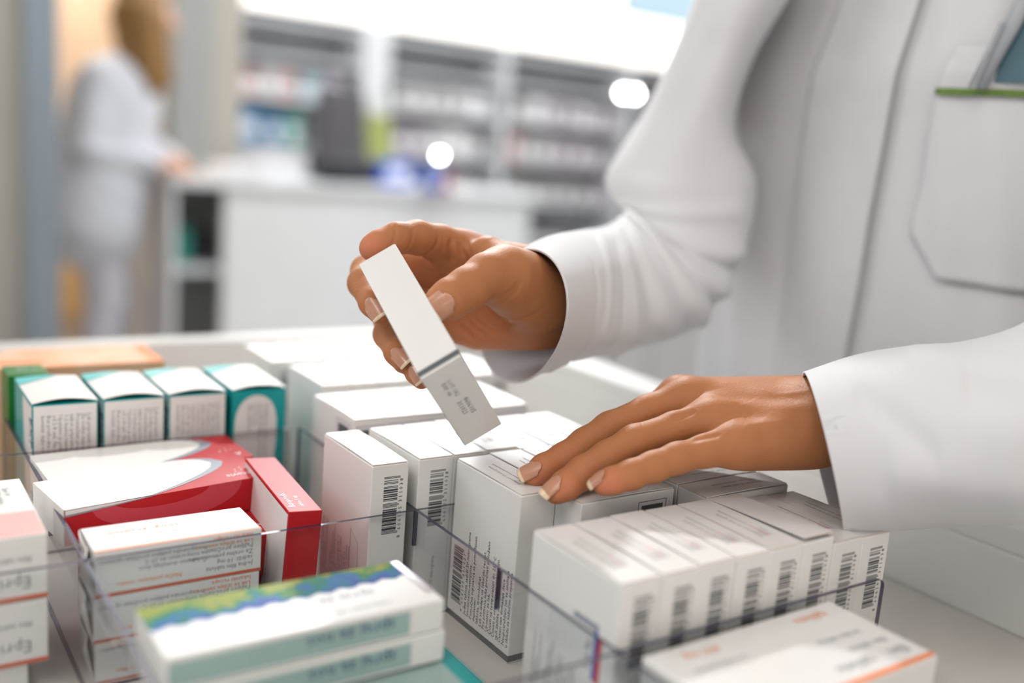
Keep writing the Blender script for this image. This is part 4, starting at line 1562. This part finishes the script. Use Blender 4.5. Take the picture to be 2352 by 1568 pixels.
# --- breast pocket with its green trim, and what is clipped into it
def patch(name, corners, out, mats='cloth', thick=.0012, n=24):
    """a sheet lying on the coat front; corners are (theta, z): bottom-left, bottom-right, top-right, top-left"""
    V = []
    for j in range(n + 1):
        for i in range(n + 1):
            u, v = i / n, j / n
            a = np.array(corners[0]) * (1 - u) + np.array(corners[1]) * u
            b = np.array(corners[3]) * (1 - u) + np.array(corners[2]) * u
            th, z = a * (1 - v) + b * v
            V.append(coat_point(th, z, out))
    F = [(j * (n + 1) + i, j * (n + 1) + i + 1, (j + 1) * (n + 1) + i + 1, (j + 1) * (n + 1) + i) for j in range(n) for i in range(n)]
    return cloth_obj(name, np.array(V), np.array(F)[:, ::-1], mats, thick)


def pocket_panel(name, left, right, out, mats='cloth', n=30):
    V = []
    L_ = [np.interp(np.linspace(0, len(left) - 1, n + 1), range(len(left)), [q[k] for q in left]) for k in (0, 1)]
    R2 = [np.interp(np.linspace(0, len(right) - 1, n + 1), range(len(right)), [q[k] for q in right]) for k in (0, 1)]
    for j in range(n + 1):
        for i in range(n + 1):
            u = i / n
            V.append(coat_point(L_[0][j] * (1 - u) + R2[0][j] * u, L_[1][j] * (1 - u) + R2[1][j] * u, out + .0012 * math.sin(math.pi * u) * math.sin(math.pi * j / n)))
    F = [(j * (n + 1) + i, (j + 1) * (n + 1) + i, (j + 1) * (n + 1) + i + 1, j * (n + 1) + i + 1) for j in range(n) for i in range(n)]
    return cloth_obj(name, np.array(V), np.array(F)[:, ::-1], mats, .0012)


pkt = pocket_panel('breast_pocket', [on_coat(*q) for q in ((2158, 206), (2136, 313), (2113, 421), (2090, 530), (2150, 640))],
             [on_coat(*q) for q in ((2560, 215), (2560, 330), (2560, 450), (2560, 575), (2560, 700))], .0030)
patch('pocket_flap', [on_coat(*q) for q in ((2156, 205), (2560, 215), (2560, 118), (2200, 108))], .0052, 'cloth_in')
grt = patch('green_trim', [on_coat(*q) for q in ((2152, 219), (2560, 228), (2560, 212), (2156, 203))], .0068, 'green_trim', .0008, 12)
grt.parent = pkt
# pen and name card
def rod(name, pts, r_, m, parent):
    mb = MB()
    n = 14
    prev = None
    for k, q in enumerate(pts):
        q = np.array(q)
        d_ = np.array(pts[min(k + 1, len(pts) - 1)]) - np.array(pts[max(k - 1, 0)])
        d_ = d_ / np.linalg.norm(d_)
        s_ = np.cross(d_, [1, 0, 0.1]); s_ /= np.linalg.norm(s_)
        t_ = np.cross(d_, s_)
        rr = r_[k] if isinstance(r_, (list, tuple)) else r_
        for i in range(n):
            a = 2 * math.pi * i / n
            mb.v.append(tuple(q + rr * (math.cos(a) * s_ + math.sin(a) * t_)))
    for k in range(len(pts) - 1):
        for i in range(n):
            a = k * n + i; b = k * n + (i + 1) % n
            mb.f.append((a, b, b + n, a + n)); mb.m.append(0)
    mb.f.append(tuple(range(n))[::-1]); mb.m.append(0)
    mb.f.append(tuple(range((len(pts) - 1) * n, len(pts) * n))); mb.m.append(0)
    return mb.build(name, m, parent, True)


def coat_xyz(px, py, out):
    th, z = on_coat(px, py)
    return coat_point(th, z, out)


pa = coat_xyz(2258, 206, .012); pb = coat_xyz(2330, 60, .014); pc = coat_xyz(2390, -70, .014)
pen = empty('pen', tuple(pa), (0, 0, 0), 'grey pen clipped over the breast pocket of the white coat', 'pen')
rod('pen_barrel', [pa * 0 + (pa - pa), (pb - pa), (pc - pa)], [.0032, .0050, .0050], 'grey_pen', pen)
rod('pen_clip', [(pa - pa) + [-.006, .003, 0], (pb - pa) + [-.007, .003, 0]], .0012, 'grey_pen', pen)
na = coat_xyz(2365, 75, .0125)
cd_ = empty('name_card', tuple(na), (0, 0, 0), 'teal blue card tucked behind the pen in the breast pocket', 'card')
ka = [coat_xyz(*q, .0080) - na for q in ((2285, 190), (2420, 190), (2420, -60), (2350, -60))]
cm = MB().add(ka, [(0, 1, 2, 3)])
co_ = cm.build('card_sheet', 'pen_blue', cd_)
sm = co_.modifiers.new('thick', 'SOLIDIFY'); sm.thickness = .0012

# ---------------------------------------------------------------- the colleague at the counter
W0 = P(215, 430, 3.75)
wo = empty('person', (W0[0], W0[1], FL), (0, 0, 0), 'blurred woman with long light brown hair in white, bending over the service counter', 'person')
WB = np.array([W0[0], W0[1], FL])


def Q(px, py, d=3.75):
    return P(px, py, d)


hipc = Q(212, 450); chest = Q(262, 235); neck = Q(315, 120, 3.72); head = Q(340, 35, 3.72)
shn = Q(235, 175, 3.62); shf = Q(300, 175, 3.88); eln = Q(205, 345, 3.60); wrn = Q(345, 374, 3.72); elf = Q(320, 330, 3.9); wrf = Q(388, 364, 3.86)
fn = hipc.copy(); fn[2] = FL + .09; ff = fn + [.06, .12, 0]
kn = (hipc + fn) / 2 + [.05, -.02, 0]; kf_ = (hipc + ff) / 2 + [.07, .06, 0]


def wskin(p):
    d_ = _ell(p, head, np.array([.085, .078, .112]))
    d_ = smin(d_, _cone(p, neck - [0, 0, .05], head, .05, .048), .02)
    d_ = smin(d_, _cone(p, head + [.085, -.03, -.01], head + [.095, -.035, -.03], .009, .014), .012)
    d_ = smin(d_, _cone(p, hipc, chest, .10, .12), .05)
    for a, b, c_ in ((shn, eln, wrn), (shf, elf, wrf)):
        d_ = smin(d_, _cone(p, a, b, .042, .036), .02)
        d_ = smin(d_, _cone(p, b, c_, .036, .024), .01)
        dirv = (c_ - b) / np.linalg.norm(c_ - b)
        pm = c_ + dirv * .06
        d_ = smin(d_, _cone(p, c_, pm, .024, .032), .01)
        for k in range(4):
            s_ = np.array([0, 1, 0]) * (-.026 + .0175 * k)
            d_ = smin(d_, _cone(p, pm + s_, pm + s_ * 1.25 + dirv * (.075 + .012 * (k in (1, 2))) + [0, 0, -.02], .0105, .008), .006)
        d_ = smin(d_, _cone(p, pm - dirv * .02, pm + dirv * .03 + [0, -.05, -.01], .012, .009), .008)
    for a, b, c_ in ((hipc + [0, -.05, -.05], kn, fn), (hipc + [0, .07, -.05], kf_, ff)):
        d_ = smin(d_, _cone(p, a, b, .085, .055), .03)
        d_ = smin(d_, _cone(p, b, c_, .052, .036), .02)
        d_ = smin(d_, _cone(p, c_ + [-.02, 0, -.05], c_ + [.15, -.02, -.055], .034, .028), .02)
    return d_


def wcoat(p):
    d_ = _cone(p, hipc + [0, 0, -.10], chest, .185, .165)
    d_ = smin(d_, _cone(p, shn, shf, .07, .07), .05)
    d_ = smin(d_, _cone(p, chest, neck - [0, 0, .03], .12, .06), .03)
    for a, b, c_ in ((shn, eln, wrn), (shf, elf, wrf)):
        d_ = smin(d_, _cone(p, a, b, .066, .058), .02)
        d_ = smin(d_, _cone(p, b, c_, .058, .044), .015)
    d_ = d_ + .003 * np.sin(p[:, 2] * 60 + p[:, 0] * 40) * np.sin(p[:, 1] * 30)
    return smax(d_, -(p[:, 2] - (hipc[2] - .28)), .01)


def wtrous(p):
    d_ = None
    for a, b, c_ in ((hipc + [0, -.05, -.02], kn, fn), (hipc + [0, .07, -.02], kf_, ff)):
        e = smin(_cone(p, a, b, .105, .078), _cone(p, b, c_ + [0, 0, .01], .078, .072), .02)
        d_ = e if d_ is None else smin(d_, e, .02)
    return smax(d_, -(p[:, 2] - (FL + .06)), .01)


def whair(p):
    d_ = _ell(p, head + [-.012, .004, .014], np.array([.103, .095, .128]))
    # open over the face
    d_ = smax(d_, -_ell(p, head + [.095, -.03, -.03], np.array([.070, .075, .105])), .01)
    for s0, s1, r1, r2 in (([-.03, -.065, 0], [.00, -.085, -.26], .055, .030), ([-.06, 0, -.02], [-.045, -.03, -.27], .075, .040), ([-.03, .07, 0], [-.01, .07, -.25], .055, .028),
                           ([.02, -.07, -.02], [.055, -.075, -.24], .028, .018)):
        d_ = smin(d_, _cone(p, head + s0, head + s1, r1, r2), .03)
    return d_ + .003 * np.sin(p[:, 0] * 260 + p[:, 1] * 220)


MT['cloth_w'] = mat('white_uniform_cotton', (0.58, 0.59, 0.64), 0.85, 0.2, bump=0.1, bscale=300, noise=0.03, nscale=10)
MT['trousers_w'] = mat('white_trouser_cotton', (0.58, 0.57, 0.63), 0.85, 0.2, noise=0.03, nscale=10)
MT['hair'] = mat('light_brown_hair', (0.32, 0.17, 0.055), 0.5, 0.4, col2=(0.14, 0.07, 0.02), nscale=40, stretch=(6, 6, 0.5))
MT['skin_w'] = mat('fair_skin', (0.66, 0.38, 0.27), 0.5, 0.4, noise=0.05, nscale=30)
for nm, f_, m_, h_ in (('body', wskin, 'skin_w', .007), ('tunic', wcoat, 'cloth_w', .010), ('trousers', wtrous, 'trousers_w', .010), ('hair', whair, 'hair', .007)):
    lo_ = np.minimum(hipc, head) - [.35, .35, 0]; hi_ = np.maximum(hipc, head) + [.45, .40, .22]
    lo_[2] = FL - .01
    if nm == 'hair': lo_[2] = head[2] - .35
    if nm == 'tunic': lo_[2] = hipc[2] - .35
    Vw, Fw = surface(f_, lo_, hi_, h_)
    Vw[:, 2] = np.maximum(Vw[:, 2], FL + .001)
    link(nm, np_mesh(nm, Vw - WB, Fw), m_, wo, True)
# ---------------------------------------------------------------- the room
MT.update({
    'floor': mat('pale_floor_tile', (0.66, 0.65, 0.63), 0.3, 0.5, noise=0.05, nscale=3),
    'wall': mat('white_plaster', (0.78, 0.78, 0.77), 0.8, 0.2, noise=0.03, nscale=4),
    'wall_beige': mat('greige_plaster', (0.42, 0.395, 0.345), 0.8, 0.2, noise=0.04, nscale=4),
    'trim_blue': mat('blue_grey_frame_paint', (0.25, 0.29, 0.33), 0.5, 0.4, noise=0.04, nscale=4),
    'trim_grey': mat('pale_grey_frame_paint', (0.33, 0.34, 0.33), 0.5, 0.4, noise=0.04, nscale=4),
    'trim_cream': mat('cream_frame_paint', (0.42, 0.39, 0.34), 0.5, 0.4, noise=0.04, nscale=4),
    'wood': mat('honey_wood_veneer', (0.86, 0.56, 0.27), 0.45, 0.4, noise=0.2, nscale=6, stretch=(8, 8, 0.6)),
    'wood_pale': mat('pale_wood_veneer', (0.72, 0.55, 0.42), 0.5, 0.4, noise=0.15, nscale=6, stretch=(8, 8, 0.6)),
    'shelf': mat('white_shelf_laminate', (0.74, 0.75, 0.77), 0.45, 0.4, noise=0.03, nscale=6),
    'shelf_grey': mat('grey_shelf_back', (0.68, 0.69, 0.72), 0.6, 0.3, noise=0.05, nscale=6),
    'counter': mat('white_counter_laminate', (0.76, 0.77, 0.78), 0.35, 0.5, noise=0.03, nscale=6),
    'black_plastic': mat('black_plastic', (0.02, 0.02, 0.028), 0.4, 0.5, noise=0.1),
    'charcoal': mat('charcoal_plastic', (0.085, 0.08, 0.09), 0.45, 0.5, noise=0.1),
    'lime': mat('lime_paper', (0.38, 0.42, 0.13), 0.6, 0.3, noise=0.15, nscale=12),
    'paper': mat('white_paper', (0.82, 0.82, 0.84), 0.7, 0.2, noise=0.03),
    'cobalt': mat('cobalt_plastic', (0.06, 0.15, 0.60), 0.35, 0.5, noise=0.05),
    'azure': mat('azure_card', (0.04, 0.24, 0.48), 0.4, 0.5, noise=0.05),
    'jade': mat('jade_card', (0.05, 0.40, 0.33), 0.4, 0.5, noise=0.05),
    'rose': mat('dusty_rose_card', (0.60, 0.36, 0.34), 0.5, 0.4, noise=0.05),
    'mauve': mat('mauve_card', (0.47, 0.40, 0.47), 0.5, 0.4, noise=0.05),
    'grey_card': mat('grey_card', (0.50, 0.49, 0.49), 0.5, 0.4, noise=0.05),
    'sky_card': mat('sky_blue_card', (0.40, 0.58, 0.66), 0.5, 0.4, noise=0.05),
    'red_plastic': mat('red_plastic', (0.55, 0.08, 0.10), 0.4, 0.5, noise=0.05),
    'lightbox': emission('lit_header_panel', (1.0, 0.965, 0.90), 2.6),
    'daylight': emission('daylight_pane', (0.96, 0.98, 1.0), 3.2),
    'sky_pane': emission('blue_sky_pane', (0.62, 0.82, 0.95), 1.05),
    'lamp': emission('lamp_bulb', (1.0, 1.0, 1.0), 40.0),
    'ceiling_panel': emission('ceiling_light_panel', (1.0, 0.97, 0.93), 5.0),
    'chrome': mat('chrome', (0.8, 0.8, 0.82), 0.1, 0.9, metal=1.0, noise=0.02),
})


def bx(name, a, b, m, parent=None, bevel=0.0, **kw):
    o = MB().box(a, b).build(name, m, parent, bevel=bevel)
    if kw:
        tag(o, **kw)
    return o


def struct(name, a, b, m, bevel=0):
    return bx(name, a, b, m, None, bevel, kind='structure')


struct('floor', (-3.2, -1.5, FL - 0.05), (6.5, 5.6, FL), 'floor')
struct('ceiling', (-3.2, -1.5, 1.78), (6.5, 5.6, 1.83), 'wall')
struct('wall_back', (-3.2, 5.45, FL), (6.5, 5.55, 1.78), 'wall')
struct('wall_left', (-3.2, 3.50, FL), (0.505, 3.62, 1.78), 'wall_beige')
struct('trim_1', (0.505, 3.46, FL), (0.605, 3.66, 1.78), 'trim_blue', 0.004)
struct('wall_front', (0.30, -1.60, FL), (6.5, -1.50, 1.78), 'wall_beige')  # unseen wall, added to cut world light from the front right
struct('wall_right', (6.4, -1.5, FL), (6.5, 5.6, 1.78), 'wall')
struct('trim_2', (1.150, 4.18, FL), (1.315, 4.34, 1.78), 'trim_grey', 0.004)
struct('trim_3', (1.315, 4.20, FL), (1.440, 4.36, 1.78), 'trim_cream', 0.004)
struct('wall_partition', (1.20, 4.36, FL), (1.44, 5.45, 1.78), 'wall')
# wooden door at the back of the doorway
d1 = tag(empty('door_1', (0, 0, 0)), kind='structure')
bx('door_leaf', (0.55, 5.28, FL + 0.002), (1.18, 5.33, 1.10), 'wood_pale', d1, 0.003)
bx('lower_panel', (0.60, 5.265, FL + 0.15), (1.13, 5.28, -0.02), 'wood', d1, 0.003)
bx('upper_panel', (0.60, 5.265, 0.08), (1.13, 5.28, 1.00), 'wood_pale', d1, 0.003)
bx('door_handle', (1.10, 5.22, 0.02), (1.13, 5.265, 0.04), 'chrome', d1, 0.003)

# counter with an open end shelf
ct = empty('service_counter', (0, 0, 0), (0, 0, 0), 'long white service counter at the back of the pharmacy with an open end shelf', 'counter')
bx('worktop', (1.05, 3.80, -0.045), (2.75, 4.50, -0.010), 'counter', ct, 0.004)
bx('front_panel', (1.26, 3.83, FL), (2.70, 3.86, -0.045), 'counter', ct, 0.002)
bx('end_panel', (1.055, 3.83, FL), (1.075, 4.48, -0.045), 'shelf', ct, 0.002)
bx('inner_shelf', (1.075, 3.85, -0.38), (1.26, 4.40, -0.36), 'shelf', ct, 0.002)
bx('side_panel', (2.68, 3.86, FL), (2.70, 4.48, -0.045), 'shelf', ct, 0.002)
bx('back_panel', (1.075, 4.40, FL), (1.26, 4.42, -0.045), 'shelf_grey', ct, 0.002)
bx('kick_board', (1.075, 3.90, FL), (1.26, 3.92, FL + 0.10), 'shelf_grey', ct, 0.002)
bn = empty('storage_bin', tuple(P(440, 540, 3.98) * np.array([1, 1, 0]) + np.array([0, 0, -0.360])), (0, 0, 0), 'black bin with a jade green side in the open end of the counter', 'bin')
bx('bin_body', (-0.005, -0.02, 0.001), (0.085, 0.20, 0.135), 'black_plastic', bn, 0.008)
bx('green_side', (-0.080, -0.02, 0.001), (-0.006, 0.20, 0.145), 'jade', bn, 0.006)

# things on the counter
mo = empty('computer_monitor', tuple(np.array([1.905, 4.15, -0.010])), (0, 0, math.radians(28)), 'dark computer monitor seen side-on from behind on the counter', 'monitor')
mb = MB()
vs = []
for (x0, x1, z) in ((-0.175, 0.150, 0.045), (-0.120, 0.150, 0.400)):
    vs += [(x0, -0.02 + z * 0.10, z), (x1, -0.02 + z * 0.10, z), (x1, 0.045 + z * 0.10, z), (x0, 0.045 + z * 0.10, z)]
mb.add(vs, [(0, 3, 2, 1), (4, 5, 6, 7), (0, 1, 5, 4), (1, 2, 6, 5), (2, 3, 7, 6), (3, 0, 4, 7)])
mb.build('screen_housing', 'charcoal', mo, bevel=0.008)
bx('foot', (-0.15, -0.10, 0.0), (0.15, 0.14, 0.022), 'black_plastic', mo, 0.006)
bx('stand', (-0.05, 0.0, 0.022), (0.05, 0.05, 0.12), 'black_plastic', mo, 0.006)
cr = empty('card_terminal', (1.80, 3.915, -0.010), (0, 0, math.radians(20)), 'black box-shaped till device in front of the monitor', 'till')
bx('device_body', (-0.125, -0.06, 0.0), (0.125, 0.06, 0.085), 'black_plastic', cr, 0.012)
bx('device_lid', (-0.11, -0.05, 0.085), (0.11, 0.05, 0.105), 'charcoal', cr, 0.008)
bag = MB()
n = 9
vs = []
for zi, z in enumerate((0, 0.10, 0.20, 0.30)):
    for k in range(12):
        a = 2 * math.pi * k / 12
        w_ = 0.105 * (1 - 0.12 * zi); d_ = 0.05 * (1 - 0.18 * zi)
        vs.append((w_ * math.copysign(abs(math.cos(a)) ** 0.4, math.cos(a)), d_ * math.copysign(abs(math.sin(a)) ** 0.4, math.sin(a)), z + 0.012 * math.sin(3 * a + zi)*(zi > 0)))
fs = []
for zi in range(3):
    for k in range(12):
        a = zi * 12 + k; b_ = zi * 12 + (k + 1) % 12
        fs.append((a, b_, b_ + 12, a + 12))
fs.append(tuple(range(11, -1, -1)))
bag.add(vs, fs)
bg = empty('gift_bag', (2.14, 4.36, -0.010 + 0.001), (0, 0, math.radians(-15)), 'lime green paper bag standing right of the monitor', 'bag')
bo = bag.build('bag_body', 'lime', bg)
sm = bo.modifiers.new('thick', 'SOLIDIFY'); sm.thickness = 0.002
for s_ in (-1, 1):
    h_ = MB()
    for k in range(10):
        a = math.pi * k / 9
        h_.v.append((0.04 * math.cos(a), s_ * 0.02, 0.29 + 0.05 * math.sin(a)))
        h_.v.append((0.04 * math.cos(a), s_ * 0.02 + 0.004, 0.29 + 0.05 * math.sin(a) + 0.004))
    h_.add([], [], 0)
    h_.f = [(2 * k, 2 * k + 1, 2 * k + 3, 2 * k + 2) for k in range(9)]; h_.m = [0] * 9
    h_.build('bag_handle', 'lime', bg)


def thing_box(name, loc, size, m, label, cat, group=None, rz=0, lid=None):
    e = empty(name, loc, (0, 0, rz), label, cat, group)
    w_, d_, h_ = size
    bx('carton_body', (-w_ / 2, -d_ / 2, 0), (w_ / 2, d_ / 2, h_), m, e, min(size) * 0.03)
    bx('printed_panel', (-w_ * 0.35, -d_ / 2 - 0.001, h_ * 0.25), (w_ * 0.35, -d_ / 2, h_ * 0.7), lid or 'paper', e)
    return e


for (px, depth, w_, h_, m, lb) in ((900, 4.35, 0.16, 0.11, 'cobalt', 'cobalt blue carton on the counter beside the lime bag'),
                                   (993, 4.25, 0.07, 0.10, 'cobalt', 'small blue bottle carton on the counter near the bright glint'),
                                   (1022, 4.28, 0.035, 0.07, 'red_plastic', 'little red carton right beside the small blue one')):
    x_ = P(px, 420, depth)
    thing_box('product_carton', (x_[0], x_[1], -0.010), (w_, 0.07, h_), m, lb, 'product box', rz=0.2)
# paper stacks at the left of the counter
for i, (px, w_, h_, dpt) in enumerate(((540, 0.16, 0.05, 3.95), (622, 0.20, 0.10, 4.15))):
    x_ = P(px, 400, dpt)
    e = empty('paper_stack', (x_[0], x_[1], -0.010), (0, 0, 0.2 * i), ['low stack of white papers at the left end of the counter', 'tall pile of white papers next to the monitor'][i], 'papers')
    k_ = 0; z = 0
    while z < h_:
        t_ = 0.017
        a_ = random.uniform(-0.01, 0.01)
        bx('paper_sheaf', (-w_ / 2 + a_, -0.11 + a_, z), (w_ / 2 + a_, 0.11 + a_, z + t_), 'paper', e, 0.002)
        z += t_ + 0.0005

# small lit lamps whose glints stand out
for i, (px, py, dpt, r_, lb) in enumerate(((1010, 357, 4.3, 0.011, 'small bright spot lamp above the counter'),
                                           (1432, 214, 5.2, 0.016, 'bright lamp under the lit header, left one of a close pair'),
                                           (1458, 216, 5.2, 0.016, 'bright lamp under the lit header, right one of a close pair'))):
    e = empty('spot_lamp', tuple(P(px, py, dpt)), (0, 0, 0), lb, 'lamp', 'spot lamps at the back')
    bm = bmesh.new()
    bmesh.ops.create_uvsphere(bm, u_segments=16, v_segments=10, radius=r_)
    me = bpy.data.meshes.new('b'); bm.to_mesh(me); bm.free()
    link('bulb', me, 'lamp', e, True)
    bm = bmesh.new()
    bmesh.ops.create_cone(bm, segments=20, radius1=r_ * 1.3, radius2=r_ * 0.8, depth=r_ * 1.6, cap_ends=True)
    me = bpy.data.meshes.new('b'); bm.to_mesh(me); bm.free()
    o = link('lamp_housing', me, 'shelf', e, True); o.location = (0, r_ * 1.0, r_ * 1.6)

# shelving along the back
SY = 4.62
sh = empty('wall_shelving', (0, 0, 0), (0, 0, 0), 'white wall shelving with uprights behind the counter, under the lit header', 'shelves')
for k, (xa, xb) in enumerate(((1.50, 1.53), (2.19, 2.34), (3.02, 3.06), (3.90, 3.94), (4.78, 4.82))):
    bx('upright', (xa, SY, FL), (xb, SY + 0.34, 0.73), 'shelf', sh, 0.002)
for z in (-0.66, -0.36, -0.09, 0.120, 0.345, 0.53, 0.70):
    bx('shelf_board', (1.53, SY + 0.01, z - 0.018), (4.78, SY + 0.33, z), 'shelf', sh, 0.002)
bx('back_board', (1.50, SY + 0.34, FL), (4.82, SY + 0.355, 0.73), 'shelf_grey', sh)
hd = empty('lit_header', (0, 0, 0), (0, 0, 0), 'glowing white header running along the top of the wall shelving', 'light')
bx('light_panel', (1.53, SY - 0.01, 0.735), (4.95, SY + 0.02, 0.985), 'lightbox', hd)
bx('header_housing', (1.53, SY + 0.02, 0.735), (4.95, SY + 0.30, 0.985), 'shelf', hd)
for k, (xa, xb, m) in enumerate(((1.53, 2.22, 'daylight'), (2.26, 3.30, 'daylight'), (3.34, 3.78, 'daylight'), (3.82, 5.4, 'sky_pane'))):
    w_ = tag(empty('window_%d' % (k + 1)), kind='structure')
    bx('window_pane', (xa, SY + 0.02, 1.01), (xb, SY + 0.03, 1.72), m, w_)
    bx('window_frame', (xb, SY, 1.0), (xb + 0.04, SY + 0.05, 1.74), 'shelf', w_, 0.003)
struct('wall_header', (1.44, SY + 0.31, 0.74), (5.6, SY + 0.36, 1.78), 'wall')

rows = [(0.355, 0.13, ['rose', 'grey_card', 'rose', 'sky_card', 'mauve', 'grey_card'], 'upper shelf'),
        (0.130, 0.15, ['azure', 'azure', 'jade', 'grey_card', 'paper', 'mauve'], 'middle shelf'),
        (-0.08, 0.10, ['grey_card', 'paper', 'mauve', 'paper'], 'low shelf')]
bays = [(1.56, 2.16), (2.37, 3.00), (3.09, 3.88)]
colname = {'rose': 'dusty rose', 'grey_card': 'grey', 'sky_card': 'sky blue', 'mauve': 'mauve', 'azure': 'azure blue', 'jade': 'jade green', 'paper': 'white'}
bayname = ['left bay', 'middle bay', 'right bay']
for ri, (z, h_, cols, rn) in enumerate(rows):
    for bi, (xa, xb) in enumerate(bays):
        x = xa + 0.03
        k = 0
        while x < xb - 0.10:
            w_ = random.uniform(0.07, 0.12)
            if bi == 0:
                m = cols[k % len(cols)]
            elif bi == 1:
                m = random.choice(['grey_card', 'mauve', 'paper', 'grey_card'])
            else:
                m = random.choice(['mauve', 'grey_card', 'paper', 'mauve'])
            if bi == 2 and ri == 1 and k == 0: m = 'rose'
            if ri == 1 and bi == 0 and k >= 3:
                x += w_; k += 1
                continue
            thing_box('product_carton', (x + w_ / 2, SY + 0.10, z - 0.0098), (w_, 0.12, h_ * random.uniform(0.8, 1.05)), m,
                      '%s carton %s from the left on the %s of the %s' % (colname[m], ordn[min(k, 8)], rn, bayname[bi]), 'product box',
                      'product boxes on the wall shelving')
            x += w_ + random.uniform(0.004, 0.03)
            k += 1
# dark goods low in the right bay
thing_box('product_carton', (3.35, SY + 0.10, -0.3598), (0.50, 0.16, 0.10), 'charcoal', 'long dark carton low in the right bay of the wall shelving', 'product box')
# dark case at the lower left edge
e = empty('dark_case', tuple(np.array([0.30, 3.0, FL])), (0, 0, 0), 'black case standing on the floor at the left picture edge', 'case')
bx('case_body', (-0.2, 0, 0), (0.075, 0.3, 0.45), 'black_plastic', e, 0.02)
bx('case_handle', (-0.12, 0.12, 0.45), (0.0, 0.15, 0.48), 'black_plastic', e, 0.01)
# white drawer units beyond the open drawer
un = empty('storage_unit', (0, 0, 0), (0, 0, 0), 'low white storage unit standing beyond the raised hand', 'cabinet')
bx('unit_body', (2.0, 2.6, FL), (3.2, 3.1, -0.30), 'counter', un, 0.004)
bx('unit_top', (1.98, 2.58, -0.30), (3.22, 3.12, -0.275), 'shelf', un, 0.004)
for k in range(3):
    bx('unit_drawer', (2.02 + 0.39 * k, 2.585, FL + 0.1), (2.39 + 0.39 * k, 2.60, -0.32), 'shelf', un, 0.003)

# ceiling panels
for k, (x, y) in enumerate(((0.6, 1.6), (2.4, 1.6), (0.6, 3.2), (2.4, 3.2), (-1.2, 1.6), (-1.2, 0.0), (0.9, -0.4), (4.2, 2.4))):
    e = empty('ceiling_light', (x, y, 1.765), (0, 0, 0), 'square white ceiling light panel', 'light', 'ceiling light panels')
    bx('diffuser', (-0.3, -0.3, -0.004), (0.3, 0.3, 0.0), 'ceiling_panel', e)
    bx('panel_frame', (-0.32, -0.32, 0.0), (0.32, 0.32, 0.014), 'shelf', e)


def area(name, loc, target, size, power, col=(1, 1, 1)):
    l = bpy.data.lights.new(name, 'AREA')
    l.shape = 'RECTANGLE'; l.size = size[0]; l.size_y = size[1]
    l.energy = power; l.color = col
    o = bpy.data.objects.new(name, l)
    C.objects.link(o)
    o.location = loc
    d_ = Vector(target) - Vector(loc)
    o.rotation_euler = d_.to_track_quat('-Z', 'Y').to_euler()
    return o


area('window_daylight', (2.2, 4.2, 1.5), (0.3, 0.5, 0.0), (2.6, 0.6), 45, (0.95, 0.97, 1.0))
area('shelf_wash_light', (2.3, 2.6, 1.72), (2.4, 4.7, -0.1), (3.4, 0.5), 55, (0.96, 0.98, 1.0))  # added fill that brightens shelves and counter, not a fixture
sl = bpy.data.lights.new('ceiling_spot_light', 'SPOT')  # backlight added for the rim on hand and sleeve, no known ceiling lamp
sl.energy = 210; sl.spot_size = math.radians(17); sl.spot_blend = 0.9; sl.shadow_soft_size = 0.06
so = bpy.data.objects.new('ceiling_spot_light', sl)
C.objects.link(so)
so.location = (1.35, 2.3, 1.6)
so.rotation_euler = (Vector((0.32, 0.60, 0.18)) - Vector(so.location)).to_track_quat('-Z', 'Y').to_euler()
area('doorway_light', (0.86, 4.5, 1.55), (0.88, 5.2, -0.2), (0.3, 0.3), 26, (1.0, 0.86, 0.68))  # unseen warm fill, put in to brighten the door
area('shop_window_light', (-0.9, -0.5, 1.5), (0.3, 0.35, 0.0), (1.2, 0.8), 13, (1.0, 0.90, 0.80))  # added warm key from the front left; no window stands there
area('window_fill_light', (0.1, -1.2, 0.30), (0.3, 0.4, 0.05), (1.8, 0.9), 7, (1.0, 0.91, 0.82))  # soft warm fill added on the camera side, belongs to no window
area('left_aisle_light', (-1.7, 2.3, 1.2), (0.5, 0.45, 0.10), (1.8, 1.2), 22, (0.94, 0.97, 1.0))  # cool fill added at the left to lighten the coat

w = bpy.data.worlds.new('world')
S.world = w
w.use_nodes = True
bgn = w.node_tree.nodes['Background']
bgn.inputs['Color'].default_value = (0.93, 0.96, 1.0, 1)
bgn.inputs['Strength'].default_value = 0.45
S.view_settings.view_transform = 'Standard'
S.view_settings.look = 'None'
S.view_settings.exposure = 0.0
S.view_settings.gamma = 1.0
S.view_settings.use_curve_mapping = False
S.cycles.max_bounces = 5
S.cycles.diffuse_bounces = 3
S.cycles.glossy_bounces = 2
S.cycles.adaptive_threshold = 0.02
S.cycles.transparent_max_bounces = 16
S.cycles.caustics_reflective = False
S.cycles.caustics_refractive = False
S.cycles.sample_clamp_indirect = 6.0
# ---------------------------------------------------------------- lift everything to real heights
for o in S.objects:
    if o.parent is None:
        o.location.z += LIFT
